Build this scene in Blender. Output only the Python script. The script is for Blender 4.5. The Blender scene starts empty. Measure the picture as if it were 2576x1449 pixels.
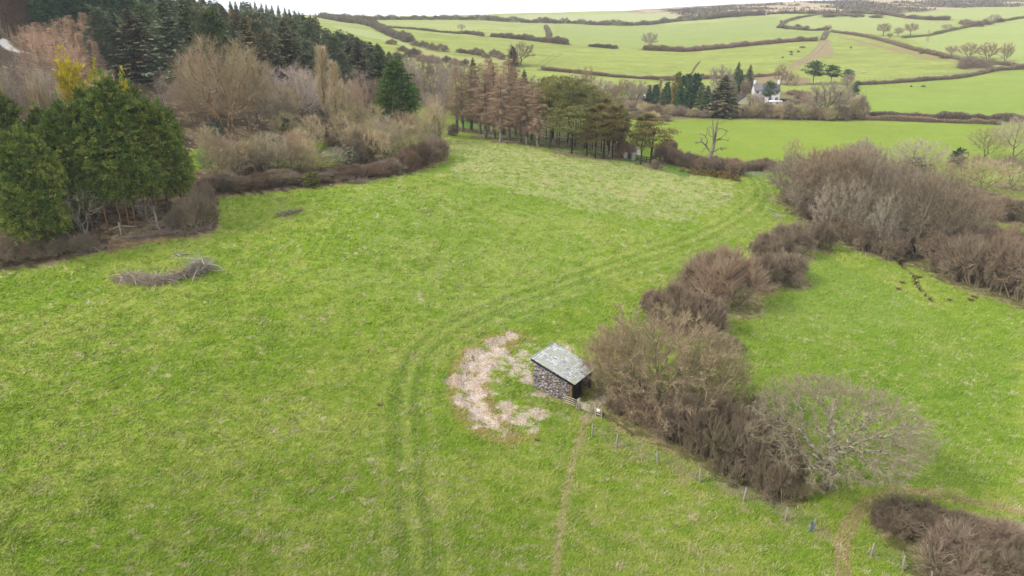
import bpy, math, random
import numpy as np
from mathutils import Vector
random.seed(7); rng = np.random.default_rng(7)
D = bpy.data; SC = bpy.context.scene; COL = SC.collection
R = math.radians
# ---------------------------------------------------------------- camera model (sizes are read off in a 2576 x 1449 frame)
PITCH = R(21.1); FPX = 1717.0; CAMZ = 32.0
cp, sp_ = math.cos(PITCH), math.sin(PITCH)
def ray(px, py):
    a = (px-1288)/FPX; b = (724.5-py)/FPX
    return np.array([a, cp+b*sp_, -sp_+b*cp])
def project(P):
    x, y, z = P[0], P[1], P[2]-CAMZ
    d = y*cp - z*sp_
    u = y*sp_ + z*cp
    return 1288+FPX*x/d, 724.5-FPX*u/d, d
# ---------------------------------------------------------------- noise
def _h(ix, iy, s):
    n = (ix.astype(np.int64)*374761393 + iy.astype(np.int64)*668265263 + s*1442695041) & 0xffffffff
    n = ((n ^ (n >> 13))*1274126177) & 0xffffffff
    n = n ^ (n >> 16)
    return (n & 0xffff)/65535.0
def vn(x, y, s=0):
    x = np.asarray(x, float); y = np.asarray(y, float)
    ix = np.floor(x); iy = np.floor(y); fx = x-ix; fy = y-iy
    fx = fx*fx*(3-2*fx); fy = fy*fy*(3-2*fy)
    a = _h(ix, iy, s); b = _h(ix+1, iy, s); c = _h(ix, iy+1, s); d = _h(ix+1, iy+1, s)
    return (a+(b-a)*fx)*(1-fy) + (c+(d-c)*fx)*fy
def fbm(x, y, s=0, o=4, g=.55):
    t = 0; a = 1; n = 0
    for k in range(o):
        t = t + a*vn(x*2**k+17.3*k, y*2**k-9.1*k, s+k*7); n += a; a *= g
    return t/n
# ---------------------------------------------------------------- terrain from surveyed control points
CT = []
def cz(px, py, z):
    r = ray(px, py); t = (z-CAMZ)/r[2]; CT.append((r[0]*t, r[1]*t, z))
def cy_(px, py, Y):
    r = ray(px, py); t = Y/r[1]; CT.append((r[0]*t, Y, CAMZ+r[2]*t))
for py, row in {
 1449: [(0,.8),(640,.2),(1288,-.3),(1930,-1.3),(2576,-2)],
 1250: [(0,1.3),(640,.5),(1288,-.2),(1930,-1.5),(2576,-2.2)],
 1050: [(0,2),(640,1.2),(1100,.5),(1500,-.2),(1930,-1.7),(2576,-2.4)],
 880: [(0,3.1),(640,2.1),(1200,1.1),(1560,.1),(1930,-1.3),(2576,-2.6)],
 724: [(0,4.8),(640,3.6),(1200,2.4),(1600,1),(1930,-.4),(2300,-2.3),(2576,-2.8)],
 600: [(300,7.2),(640,6),(1288,4.3),(1700,2.2),(1930,.6),(2150,-1.2),(2576,-2.6)],
 480: [(560,9.5),(900,8.6),(1288,7),(1700,4),(1900,2.2),(2150,-.2),(2576,-1.2)],
 400: [(1100,9.2),(1288,8.4),(1700,4.6),(1930,2.4),(2250,.4),(2576,.4)]}.items():
    for px, z in row: cz(px, py, z)
for py, row in {
 345: [(1150,153),(1400,170),(1700,188),(2100,195),(2576,195)],
 300: [(1150,195),(1400,213),(1700,233),(2100,232),(2576,230)],
 255: [(1150,238),(1400,260),(1700,270),(2100,270),(2576,265)],
 200: [(1150,290),(1400,315),(1700,330),(2100,325),(2576,310)],
 150: [(1000,330),(1150,340),(1400,380),(1700,400),(2100,390),(2576,370)],
 105: [(900,385),(1000,405),(1200,450),(1400,480),(1700,490),(2100,460),(2576,430)],
 75: [(900,480),(1200,560),(1400,600),(1700,610),(2100,560),(2576,505)],
 55: [(900,620),(1200,700),(1400,740),(1700,750),(2100,670),(2576,590)],
 }.items():
    for px, Y in row: cy_(px, py, Y)
for px, py, Y in [(800,40,800),(900,44,820),(1150,42,850),(1400,35,900),(1534,33,920),(1621,28,950),(1699,24,1000),(1802,16,1080),(1976,5,1150),(2130,0,1200),(2350,-4,1250),(2576,-6,1250),
                  (1800,32,850),(2100,30,790),(2350,28,740),(2576,25,700),(2100,14,960),(2576,10,900),
                  (0,110,170),(0,200,135),(0,300,112),(200,110,190),(200,200,152),(200,300,120),(400,300,124),(400,200,165),(400,110,230),
                  (600,340,125),(600,250,175),(600,200,212),(600,130,290),(800,200,215),(800,130,300),(1000,250,190),(1000,334,146),
                  (1000,200,245),(850,90,420),(850,60,560),(300,25,300),(0,40,260),(700,62,420),(520,380,113),(850,356,133),(250,450,97),(0,450,90),(0,560,82),(0,670,75)]:
    cy_(px, py, Y)
def _u(x, y):
    r = np.hypot(x, y); return np.stack([np.arctan2(x, y)*1.6, np.log(r)], -1)
for x, y, z in [(-120,0,8),(120,0,-3),(0,-60,0),(-60,-60,3),(60,-60,-3),(-400,0,40),(400,0,10),(0,-400,10),(-9,9,1.2),(9,9,-1.2),(0,12,-.2),(-1500,200,90),(1500,200,90),(0,-1500,60),(-1500,1500,75),(0,2300,30),(1300,2000,70),(-700,2000,40)]:
    CT.append((x, y, z))
CT = np.array(CT); CU = _u(CT[:, 0], CT[:, 1])
def _phi(d): return np.where(d > 1e-9, d*d*np.log(np.maximum(d, 1e-9)), 0)
n = len(CT)
K = _phi(np.linalg.norm(CU[:, None]-CU[None], axis=2)) + np.eye(n)*2e-3
P_ = np.hstack([np.ones((n, 1)), CU])
W_ = np.linalg.solve(np.block([[K, P_], [P_.T, np.zeros((3, 3))]]), np.concatenate([CT[:, 2], np.zeros(3)]))
def hraw(x, y):
    sh = x.shape; U = _u(x.ravel(), y.ravel()); out = np.empty(len(U))
    for i in range(0, len(U), 60000):
        u = U[i:i+60000]
        out[i:i+60000] = _phi(np.sqrt((u[:, None, 0]-CU[None, :, 0])**2+(u[:, None, 1]-CU[None, :, 1])**2)) @ W_[:n] + W_[n] + u @ W_[n+1:]
    return out.reshape(sh)
# coarse solve, bilinear refinement on the polar sheet
TH = np.concatenate([np.linspace(-180, -49, 30)[:-1], np.linspace(-49, 49, 820), np.linspace(49, 180, 30)[1:]])*math.pi/180
RR = np.concatenate([np.geomspace(4, 27, 30)[:-1], np.geomspace(27, 2600, 980)])
_tc = np.concatenate([np.linspace(-180, -50, 27)[:-1], np.linspace(-50, 50, 120), np.linspace(50, 180, 27)[1:]])*math.pi/180
_rc = np.geomspace(4, 2600, 240)
gT, gR = np.meshgrid(_tc, _rc, indexing='ij')
gZ = hraw(gR*np.sin(gT), gR*np.cos(gT))
def bil(ta, ra, Z, t, r):
    t = np.clip(t, ta[0], ta[-1]); r = np.clip(r, ra[0], ra[-1])
    i = np.clip(np.searchsorted(ta, t)-1, 0, len(ta)-2); j = np.clip(np.searchsorted(ra, r)-1, 0, len(ra)-2)
    a = (t-ta[i])/(ta[i+1]-ta[i]); b = (r-ra[j])/(ra[j+1]-ra[j])
    return (Z[i, j]*(1-a)+Z[i+1, j]*a)*(1-b) + (Z[i, j+1]*(1-a)+Z[i+1, j+1]*a)*b
T2, R2 = np.meshgrid(TH, RR, indexing='ij')
GX = R2*np.sin(T2); GY = R2*np.cos(T2)
GZ = bil(_tc, _rc, gZ, T2, R2)
GZ += (fbm(GX/14, GY/14, 3, 3)-.5)*.5*np.clip(R2/60, .3, 1.5)
GZ += (fbm(GX/1.6, GY/1.1, 5, 3)-.5)*.10*np.clip(1.4-R2/160, 0, 1)
GZ += (fbm(GX/90, GY/90, 9, 3)-.5)*4*np.clip((R2-260)/500, 0, 1)
def hz(x, y):
    return bil(TH, RR, GZ, np.arctan2(x, y), np.hypot(x, y))
def W(px, py, maxr=2400):
    """where the sight line through a surveyed direction meets the ground"""
    r = ray(px, py); t = np.geomspace(20, maxr, 900)
    x = r[0]*t; y = r[1]*t; z = CAMZ+r[2]*t
    f = z-hz(x, y); k = np.argmax(f < 0)
    if not (f < 0).any(): k = len(t)-1; return np.array([x[k], y[k], hz(x[k], y[k])])
    a, b = t[max(k-1, 0)], t[k]
    for _ in range(18):
        m = (a+b)/2
        if CAMZ+r[2]*m-hz(r[0]*m, r[1]*m) < 0: b = m
        else: a = m
    x, y = r[0]*b, r[1]*b
    return np.array([x, y, float(hz(x, y))])
def AT(px, Y):
    z = 10
    for _ in range(6):
        d = Y*cp+(CAMZ-z)*sp_; x = (px-1288)/FPX*d; z = float(hz(x, Y))
    return np.array([x, Y, z])
def catmull(pts, n=6):
    pts = [np.array(p, float) for p in pts]; q = [2*pts[0]-pts[1]]+pts+[2*pts[-1]-pts[-2]]; out = []
    for i in range(1, len(q)-2):
        for k in range(n):
            t = k/n
            out.append(.5*((2*q[i])+(-q[i-1]+q[i+1])*t+(2*q[i-1]-5*q[i]+4*q[i+1]-q[i+2])*t*t+(-q[i-1]+3*q[i]-3*q[i+1]+q[i+2])*t**3))
    out.append(pts[-1]); return out
def WL(pts, n=5):
    return np.array([W(*p) for p in catmull(pts, n)])
def inpoly(x, y, poly):
    c = np.zeros(x.shape, bool); n = len(poly)
    for i in range(n):
        x1, y1 = poly[i][:2]; x2, y2 = poly[i-1][:2]
        if y1 == y2: continue
        c ^= ((y1 > y) != (y2 > y)) & (x < (x2-x1)*(y-y1)/(y2-y1)+x1)
    return c
def dline(x, y, L):
    """signed distance to a polyline"""
    best = np.full(x.shape, 1e9); sg = np.ones(x.shape)
    for a, b in zip(L[:-1], L[1:]):
        dx, dy = b[0]-a[0], b[1]-a[1]; l = dx*dx+dy*dy+1e-9
        t = np.clip(((x-a[0])*dx+(y-a[1])*dy)/l, 0, 1)
        d = np.hypot(x-a[0]-t*dx, y-a[1]-t*dy); m = d < best
        best = np.where(m, d, best); sg = np.where(m, np.sign((x-a[0])*dy-(y-a[1])*dx), sg)
    return best*sg
# ---------------------------------------------------------------- materials
def lin(c, k=1.0):
    o = []
    for v in c:
        v /= 255; o.append((v/12.92 if v <= .04045 else ((v+.055)/1.055)**2.4)*k)
    return np.array(o)
KALB = .56
def rgba(c, k=KALB): return (*lin(c, k), 1)
def newmat(name, rough=.9, spec=.15):
    m = D.materials.new(name); m.use_nodes = True; nt = m.node_tree
    b = nt.nodes['Principled BSDF']; b.inputs['Roughness'].default_value = rough
    b.inputs['Specular IOR Level'].default_value = spec
    return m, nt, b
def N(nt, t, **kw):
    n = nt.nodes.new(t)
    for k, v in kw.items(): setattr(n, k, v)
    return n
def mixc(nt, fac, a, b, mode='MIX'):
    n = N(nt, 'ShaderNodeMix', data_type='RGBA', blend_type=mode)
    for s, v in ((0, fac), (6, a), (7, b)):
        if hasattr(v, 'links') or isinstance(v, bpy.types.NodeSocket): nt.links.new(v, n.inputs[s])
        else: n.inputs[s].default_value = v
    return n.outputs[2]
def ramp(nt, src, stops):
    n = N(nt, 'ShaderNodeValToRGB'); e = n.color_ramp.elements
    while len(e) < len(stops): e.new(.5)
    for k, (p, c) in enumerate(stops): e[k].position = p; e[k].color = c if len(c) == 4 else (*c, 1)
    nt.links.new(src, n.inputs[0]); return n.outputs[0]
def noise(nt, scale, detail=3, vec=None, rough=.6):
    n = N(nt, 'ShaderNodeTexNoise'); n.inputs['Scale'].default_value = scale; n.inputs['Detail'].default_value = detail
    n.inputs['Roughness'].default_value = rough
    if vec is not None: nt.links.new(vec, n.inputs['Vector'])
    return n.outputs['Fac']
_fm = {}
def fol(name, a, b, c=None, k=.84, ns=.35, transl=0):
    """leaf / twig material: two colours by strand, a third in patches, small change from plant to plant"""
    if name in _fm: return _fm[name]
    m, nt, bs = newmat(name, .85, .12)
    at = N(nt, 'ShaderNodeAttribute', attribute_name='tint').outputs['Fac']
    tc = N(nt, 'ShaderNodeTexCoord').outputs['Object']
    col = mixc(nt, at, rgba(a, k), rgba(b, k))
    if c is not None:
        f = ramp(nt, noise(nt, ns, 3, tc), [(.46, (0, 0, 0)), (.62, (1, 1, 1))])
        col = mixc(nt, f, col, rgba(c, k))
    pale = N(nt, 'ShaderNodeMath', operation='GREATER_THAN'); nt.links.new(at, pale.inputs[0]); pale.inputs[1].default_value = .9
    if name.startswith('twig'): col = mixc(nt, pale.outputs[0], col, tuple(min(.8, v*1.3) for v in rgba(b, k)[:3])+(1,))
    oi = N(nt, 'ShaderNodeObjectInfo').outputs['Random']
    hs = N(nt, 'ShaderNodeHueSaturation'); nt.links.new(col, hs.inputs['Color'])
    mr = N(nt, 'ShaderNodeMapRange'); nt.links.new(oi, mr.inputs[0]); mr.inputs[3].default_value = .82; mr.inputs[4].default_value = 1.2
    nt.links.new(mr.outputs[0], hs.inputs['Value'])
    mr2 = N(nt, 'ShaderNodeMapRange'); nt.links.new(oi, mr2.inputs[0]); mr2.inputs[3].default_value = .506; mr2.inputs[4].default_value = .494
    nt.links.new(mr2.outputs[0], hs.inputs['Hue'])
    nt.links.new(hs.outputs[0], bs.inputs['Base Color'])
    _fm[name] = m; return m
def bark(name, a, b, scale=3):
    if name in _fm: return _fm[name]
    m, nt, bs = newmat(name, .92, .1)
    tc = N(nt, 'ShaderNodeTexCoord').outputs['Object']
    mp = N(nt, 'ShaderNodeMapping'); nt.links.new(tc, mp.inputs[0]); mp.inputs['Scale'].default_value = (1, 1, .3)
    f = noise(nt, scale, 4, mp.outputs[0])
    nt.links.new(ramp(nt, f, [(.38, rgba(a)), (.62, rgba(b))]), bs.inputs['Base Color'])
    bp = N(nt, 'ShaderNodeBump'); bp.inputs['Strength'].default_value = .5; bp.inputs['Distance'].default_value = .03
    nt.links.new(f, bp.inputs['Height']); nt.links.new(bp.outputs[0], bs.inputs['Normal'])
    _fm[name] = m; return m
def plain(name, c, rough=.7, var=.15, scale=2, bump=0, spec=.3, k=KALB):
    if name in _fm: return _fm[name]
    m, nt, bs = newmat(name, rough, spec)
    tc = N(nt, 'ShaderNodeTexCoord').outputs['Object']; f = noise(nt, scale, 5, tc)
    a = rgba(c, k*(1-var)); b = rgba(c, k*(1+var))
    nt.links.new(ramp(nt, f, [(.35, a), (.65, b)]), bs.inputs['Base Color'])
    if bump:
        bp = N(nt, 'ShaderNodeBump'); bp.inputs['Strength'].default_value = bump; bp.inputs['Distance'].default_value = .03
        nt.links.new(f, bp.inputs['Height']); nt.links.new(bp.outputs[0], bs.inputs['Normal'])
    _fm[name] = m; return m
# ---------------------------------------------------------------- mesh helpers
def mesh_np(name, V, F, mats=(), tint=None, col=None, midx=None, smooth=False):
    V = np.asarray(V, np.float32); F = np.asarray(F, np.int32); k = F.shape[1]
    me = D.meshes.new(name); me.vertices.add(len(V)); me.vertices.foreach_set('co', V.ravel())
    me.loops.add(F.size); me.loops.foreach_set('vertex_index', F.ravel())
    me.polygons.add(len(F)); me.polygons.foreach_set('loop_start', np.arange(len(F), dtype=np.int32)*k)
    me.polygons.foreach_set('loop_total', np.full(len(F), k, np.int32))
    if midx is not None: me.polygons.foreach_set('material_index', np.asarray(midx, np.int32))
    if smooth: me.polygons.foreach_set('use_smooth', np.ones(len(F), bool))
    me.update(calc_edges=True)
    if tint is not None:
        a = me.attributes.new('tint', 'FLOAT', 'POINT'); a.data.foreach_set('value', np.asarray(tint, np.float32))
    if col is not None:
        a = me.attributes.new('Col', 'FLOAT_COLOR', 'POINT')
        c = np.ones((len(V), 4), np.float32); c[:, :3] = col; a.data.foreach_set('color', c.ravel())
    for m in mats: me.materials.append(m)
    return me
class Geo:
    """collects tubes, boxes, leaves; quads and triangles (triangles stored as degenerate-free separate list)"""
    def __init__(s): s.V = []; s.Q = []; s.T = []; s.t = []; s.n = 0
    def add(s, V, F, tint=.5):
        V = np.asarray(V, float).reshape(-1, 3); F = np.asarray(F, int)+s.n
        s.V.append(V); (s.Q if F.shape[1] == 4 else s.T).append(F)
        s.t.append(np.full(len(V), tint) if np.isscalar(tint) else np.asarray(tint)); s.n += len(V)
    def tubes(s, P0, P1, r0, r1, sides=4, tint=None):
        P0 = np.asarray(P0, float); P1 = np.asarray(P1, float); n = len(P0)
        if n == 0: return
        r0 = np.broadcast_to(np.asarray(r0, float), (n,)); r1 = np.broadcast_to(np.asarray(r1, float), (n,))
        d = P1-P0; d /= np.linalg.norm(d, axis=1, keepdims=True)+1e-9
        a = np.where(np.abs(d[:, 2:3]) < .9, [[0, 0, 1.]], [[1., 0, 0]])
        u = np.cross(d, a); u /= np.linalg.norm(u, axis=1, keepdims=True)+1e-9; v = np.cross(d, u)
        ang = np.arange(sides)*2*math.pi/sides
        ring = np.cos(ang)[None, :, None]*u[:, None]+np.sin(ang)[None, :, None]*v[:, None]
        V = np.concatenate([P0[:, None]+ring*r0[:, None, None], P1[:, None]+ring*r1[:, None, None]], 1).reshape(-1, 3)
        i = np.arange(sides); j = (i+1) % sides
        f = np.stack([i, j, j+sides, i+sides], 1)
        F = (f[None]+(np.arange(n)*2*sides)[:, None, None]).reshape(-1, 4)
        if tint is None: tint = .5
        tt = np.repeat(np.broadcast_to(np.asarray(tint, float), (n,)), 2*sides)
        s.add(V, F, tt)
    def leaves(s, C, Dn, L, Wd, tint):
        """long thin triangles pairs: centre base C, direction Dn, length L, width Wd"""
        C = np.asarray(C); n = len(C); Dn = Dn/(np.linalg.norm(Dn, axis=1, keepdims=True)+1e-9)
        a = rng.normal(size=(n, 3)); u = np.cross(Dn, a); u /= np.linalg.norm(u, axis=1, keepdims=True)+1e-9
        L = np.broadcast_to(L, (n,))[:, None]; Wd = np.broadcast_to(Wd, (n,))[:, None]
        V = np.stack([C, C+Dn*L*.45+u*Wd, C+Dn*L, C+Dn*L*.45-u*Wd], 1).reshape(-1, 3)
        F = np.arange(n*4).reshape(-1, 4)
        s.add(V, F, np.repeat(tint, 4))
    def box(s, c, sz, ax=None, tint=.5):
        c = np.array(c, float); h = np.array(sz, float)/2
        A = np.eye(3) if ax is None else np.array(ax, float)
        V = np.array([[x, y, z] for x in (-1, 1) for y in (-1, 1) for z in (-1, 1)])*h
        s.add(V @ A + c, [[0, 1, 3, 2], [4, 6, 7, 5], [0, 4, 5, 1], [2, 3, 7, 6], [0, 2, 6, 4], [1, 5, 7, 3]], tint)
    def beam(s, a, b, w, h, tint=.5):
        a = np.array(a, float); b = np.array(b, float); d = b-a; L = np.linalg.norm(d); d /= L
        up = np.array([0, 0, 1.]) if abs(d[2]) < .9 else np.array([0, 1., 0])
        u = np.cross(up, d); u /= np.linalg.norm(u); v = np.cross(d, u)
        s.box((a+b)/2, (L, w, h), [d, u, v], tint)
    def mesh(s, name, mat, smooth=False):
        V = np.concatenate(s.V); t = np.concatenate(s.t)
        Q = np.concatenate(s.Q) if s.Q else np.zeros((0, 4), int)
        T = np.concatenate(s.T) if s.T else np.zeros((0, 3), int)
        me = D.meshes.new(name); V = V.astype(np.float32)
        me.vertices.add(len(V)); me.vertices.foreach_set('co', V.ravel())
        me.loops.add(Q.size+T.size); me.loops.foreach_set('vertex_index', np.concatenate([Q.ravel(), T.ravel()]).astype(np.int32))
        me.polygons.add(len(Q)+len(T))
        st = np.concatenate([np.arange(len(Q))*4, len(Q)*4+np.arange(len(T))*3]).astype(np.int32)
        me.polygons.foreach_set('loop_start', st)
        me.polygons.foreach_set('loop_total', np.concatenate([np.full(len(Q), 4), np.full(len(T), 3)]).astype(np.int32))
        if smooth: me.polygons.foreach_set('use_smooth', np.ones(len(Q)+len(T), bool))
        me.update(calc_edges=True)
        a = me.attributes.new('tint', 'FLOAT', 'POINT'); a.data.foreach_set('value', t.astype(np.float32))
        me.materials.append(mat); return me
def tag(o, label=None, cat=None, group=None, kind=None):
    if label: o['label'] = label
    if cat: o['category'] = cat
    if group: o['group'] = group
    if kind: o['kind'] = kind
    return o
def obj(name, me, parent=None, mat=None):
    o = D.objects.new(name, me); COL.objects.link(o)
    if parent is not None: o.parent = parent
    if mat is not None and len(me.materials):
        o.material_slots[0].link = 'OBJECT'; o.material_slots[0].material = mat
    return o
def empty(name, loc, rz=0, sc=(1, 1, 1)):
    o = D.objects.new(name, None); COL.objects.link(o); o.location = loc; o.rotation_euler = (0, 0, rz); o.scale = sc
    o.empty_display_size = .3; return o
# ================================================================ plant prototypes
def colonize(roots, attr, step, dk, trop=(0, 0, .1), jit=.15, maxit=220, di=1e9):
    """roots: list of polylines (first nodes of stems). Grows a branching skeleton towards the points attr."""
    pos = []; par = []
    for line in roots:
        for k, p in enumerate(line):
            par.append(-1 if k == 0 else len(pos)-1); pos.append(np.array(p, float))
    pos = np.array(pos); par = list(par)
    A = attr.copy(); trop = np.array(trop)
    d = np.linalg.norm(A[:, None]-pos[None], axis=2); near = d.argmin(1); dist = d.min(1)
    for it in range(maxit):
        if len(A) == 0: break
        act = dist < di
        if not act.any(): break
        nn = near[act]; v = A[act]-pos[nn]; v /= np.linalg.norm(v, axis=1, keepdims=True)+1e-9
        ids, inv = np.unique(nn, return_inverse=True)
        S = np.zeros((len(ids), 3)); np.add.at(S, inv.ravel(), v)
        S /= np.linalg.norm(S, axis=1, keepdims=True)+1e-9
        S += trop+rng.normal(size=S.shape)*jit; S /= np.linalg.norm(S, axis=1, keepdims=True)+1e-9
        new = pos[ids]+S*step; base = len(pos)
        pos = np.vstack([pos, new]); par += list(ids)
        d = np.linalg.norm(A[:, None]-new[None], axis=2); m = d.min(1); am = d.argmin(1)
        up = m < dist; dist = np.where(up, m, dist); near = np.where(up, am+base, near)
        keep = dist > dk; A = A[keep]; dist = dist[keep]; near = near[keep]
    return pos, np.array(par)
def radii(pos, par, rt, e=2.4):
    n = len(pos); ch = np.zeros(n); r = np.zeros(n)
    acc = np.zeros(n)
    for i in range(n-1, -1, -1):
        r[i] = max(rt, acc[i]**(1/e)) if acc[i] > 0 else rt
        if par[i] >= 0: acc[par[i]] += r[i]**e; ch[par[i]] += 1
    return r, ch
def envelope(n, c, rad, shell=.0, zmin=-1, flat=1, lump=0):
    out = []
    while len(out) < n:
        p = rng.normal(size=3); p /= np.linalg.norm(p)
        q = max(shell, rng.random()**(1/3)) if shell == 0 else shell+(1-shell)*rng.random()
        if lump: q *= 1-lump*.5+lump*(vn(p[0]*2.2+5, p[1]*2.2+p[2]*3, 3))
        if p[2]*q < zmin: continue
        out.append(np.array(c)+p*q*np.array(rad))
    return np.array(out)
def skeleton(pos, par, r, split, gt, gc, rmin_sides=.06):
    i = np.where(par >= 0)[0]; p0 = pos[par[i]]; p1 = pos[i]; r0 = np.minimum(r[par[i]], r[i]*1.5); r1 = r[i]
    t = np.clip(.5+rng.normal(size=len(i))*.2, 0, 1)
    ext = (p1-p0)*.06
    big = r1 > split
    gt.tubes(p0[big]-ext[big], p1[big]+ext[big], r0[big], r1[big], 6, t[big])
    gc.tubes(p0[~big], p1[~big], r0[~big], r1[~big], 3, t[~big])
def twigs(gc, pos, par, r, tips, per, L, rt, up=.2, out_c=None, spread=.9, droop=0, sides=3, two=True):
    T = np.repeat(tips, per); P = pos[T]; d0 = pos[T]-pos[np.maximum(par[T], 0)]
    d0 /= np.linalg.norm(d0, axis=1, keepdims=True)+1e-9
    if out_c is not None:
        o = P-np.array(out_c); o /= np.linalg.norm(o, axis=1, keepdims=True)+1e-9; d0 = d0*.5+o*.6
    d = d0+rng.normal(size=P.shape)*spread*.6; d[:, 2] += up
    d /= np.linalg.norm(d, axis=1, keepdims=True)+1e-9
    l = L*(.5+rng.random(len(P)))[:, None]; t = np.clip(rng.random(len(P)), 0, 1)
    off = (rng.random(len(P))[:, None])*(pos[np.maximum(par[T], 0)]-P)
    P = P+off; m = P+d*l*.55
    d2 = d+rng.normal(size=P.shape)*.35; d2[:, 2] += up*.4-droop; d2 /= np.linalg.norm(d2, axis=1, keepdims=True)+1e-9
    e = m+d2*l*.5
    gc.tubes(P, m, rt, rt*.75, sides, t); gc.tubes(m, e, rt*.75, rt*.4, sides, t)
def norm_tree(gt, gc, H=None):
    V = np.concatenate(gc.V+gt.V); h = np.percentile(V[:, 2], 99.7); w = np.percentile(np.hypot(V[:, 0], V[:, 1]), 97)
    return h, w
PROTO = {}
def reg(kind, gt, gc, mt, mc, extra=None):
    h, w = norm_tree(gt, gc)
    PROTO[kind] = dict(h=h, w=w, t=gt.mesh(kind+'_trunk', mt), c=gc.mesh(kind+'_crown', mc), x=extra)
B_grey = bark('bark_grey', (95, 84, 70), (150, 138, 118)); B_pale = bark('bark_pale', (150, 145, 135), (215, 210, 200), 2)
B_brown = bark('bark_brown', (80, 60, 45), (135, 108, 82)); B_dark = bark('bark_dark', (52, 44, 38), (88, 76, 66)); B_red = bark('bark_redbrown', (120, 88, 62), (172, 132, 98))
B_ald = bark('bark_alder', (132, 120, 104), (204, 194, 178), 2)
T_grey = fol('twig_grey', (152, 138, 120), (196, 182, 160)); T_brown = fol('twig_brown', (136, 110, 92), (182, 154, 130), (160, 140, 110))
T_purple = fol('twig_purple', (126, 108, 90), (170, 150, 126), (142, 128, 102)); T_tan = fol('twig_tan', (178, 154, 120), (214, 192, 156), (186, 178, 128))
T_olive = fol('twig_olive', (154, 142, 100), (192, 180, 134), (168, 148, 120)); T_red = fol('twig_red', (142, 120, 98), (182, 158, 132), (152, 136, 110))
T_birch = fol('twig_birch', (146, 126, 114), (188, 166, 150)); T_white = fol('twig_bleached', (156, 146, 128), (196, 186, 166)); T_pop = fol('twig_poplar', (178, 156, 122), (218, 196, 160))

def bare(kind, H, Wr, trunk_h, cz_, rz_, natt, step, dk, rt, per, L, mt, mc, shell=.35, roots=1, lean=0, split=.035, up=.2, trop=.08, zmin=-.9, droop=0, lump=.35, e=2.35, jit=.22, tw=.013):
    gt, gc = Geo(), Geo()
    rs = []
    for k in range(roots):
        a = rng.random()*6.28; rad = 0
        b = np.array([math.cos(a)*rad, math.sin(a)*rad, -.3]); l = [b]
        n = max(2, int(trunk_h/step)); dr = np.array([math.cos(a), math.sin(a), 0])*(0 if roots == 1 else .35)+np.array([lean, 0, 1])
        for i in range(n):
            dr2 = dr+rng.normal(size=3)*.10; l.append(l[-1]+dr2/np.linalg.norm(dr2)*step)
        rs.append(l)
    att = envelope(natt, (lean*H*.4, 0, cz_), (Wr, Wr, rz_), shell, zmin, lump=lump)
    pos, par = colonize(rs, att, step, dk, (0, 0, trop), jit)
    r, ch = radii(pos, par, rt, e)
    base = pos[:, 2] < .5; r = np.where(base & (pos[:, 2] < .2), r*1.25, r)
    skeleton(pos, par, r, split, gt, gc)
    tips = np.where(r < rt*2.2)[0]
    twigs(gc, pos, par, r, tips, per, L, tw, up, (0, 0, cz_*.7), droop=droop)
    if len(gt.V) == 0: gt.tubes([[0, 0, -.2]], [[0, 0, .5]], .1, .08)
    reg(kind, gt, gc, mt, mc)
bare('round_a', 10, 4.4, 1.6, 6, 4, 760, .36, .58, .016, 5, .9, B_grey, T_grey)
bare('round_b', 10, 4, 1.2, 5.8, 4.2, 680, .38, .6, .017, 5, .95, B_grey, T_purple, roots=2)
bare('round_c', 9, 4.6, .8, 5, 4, 760, .34, .56, .016, 5, .8, B_grey, T_brown, roots=3)
bare('fan_tree', 16, 7.2, 1.0, 9, 7, 1300, .5, .68, .024, 6, 1.2, bark('bark_tan', (142, 112, 84), (206, 168, 130)), fol('twig_fan', (128, 112, 90), (176, 158, 130), (150, 134, 96)), shell=.3, roots=4, up=.45, trop=.12, tw=.014)
bare('birch', 13, 3, 4, 8, 5, 420, .4, .6, .014, 4, .9, B_pale, T_birch, split=.03, droop=.5, up=.2)
bare('upright', 12, 3, 1, 6.5, 5.6, 560, .4, .62, .016, 6, 1.1, B_grey, T_olive, roots=3, up=.6, trop=.25)
bare('oak', 9, 6.2, 2.6, 5.6, 3.3, 2600, .28, .38, .014, 6, .42, bark('bark_oak', (128, 118, 98), (206, 196, 176), 4), fol('twig_oak', (130, 120, 96), (172, 160, 132), (144, 136, 104)), shell=.66, jit=.45, up=.05, trop=.0, zmin=-.62, e=2.02, split=.034, lump=.2, tw=.010)
bare('willow_big', 9, 6, .8, 4.6, 4.3, 2300, .32, .42, .014, 7, .5, B_grey, fol('twig_willow', (148, 126, 98), (194, 170, 140), (158, 142, 110)), shell=.3, roots=5, jit=.3, up=.15, zmin=-.8, split=.034, e=2.3)
bare('alder', 10, 5, 1.5, 6, 3.6, 1500, .34, .46, .016, 7, .5, B_ald, fol('twig_alder', (134, 120, 104), (178, 162, 142), (156, 146, 118)), shell=.5, roots=3, jit=.42, split=.04, up=.05, trop=.02, lump=.45)
bare('alder_b', 9, 5.4, 1.0, 5, 3.8, 1400, .36, .48, .016, 7, .5, B_ald, T_purple, shell=.45, roots=4, jit=.42, split=.04, up=.05, trop=.02, lump=.45)
bare('tree_far_a', 10, 4.4, 1.6, 6, 4, 420, .42, .75, .03, 7, .9, B_grey, T_grey, tw=.028)
bare('tree_far_b', 10, 4.2, 1.0, 5.6, 4.2, 420, .42, .75, .03, 7, .9, B_grey, T_purple, roots=3, tw=.028)
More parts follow.
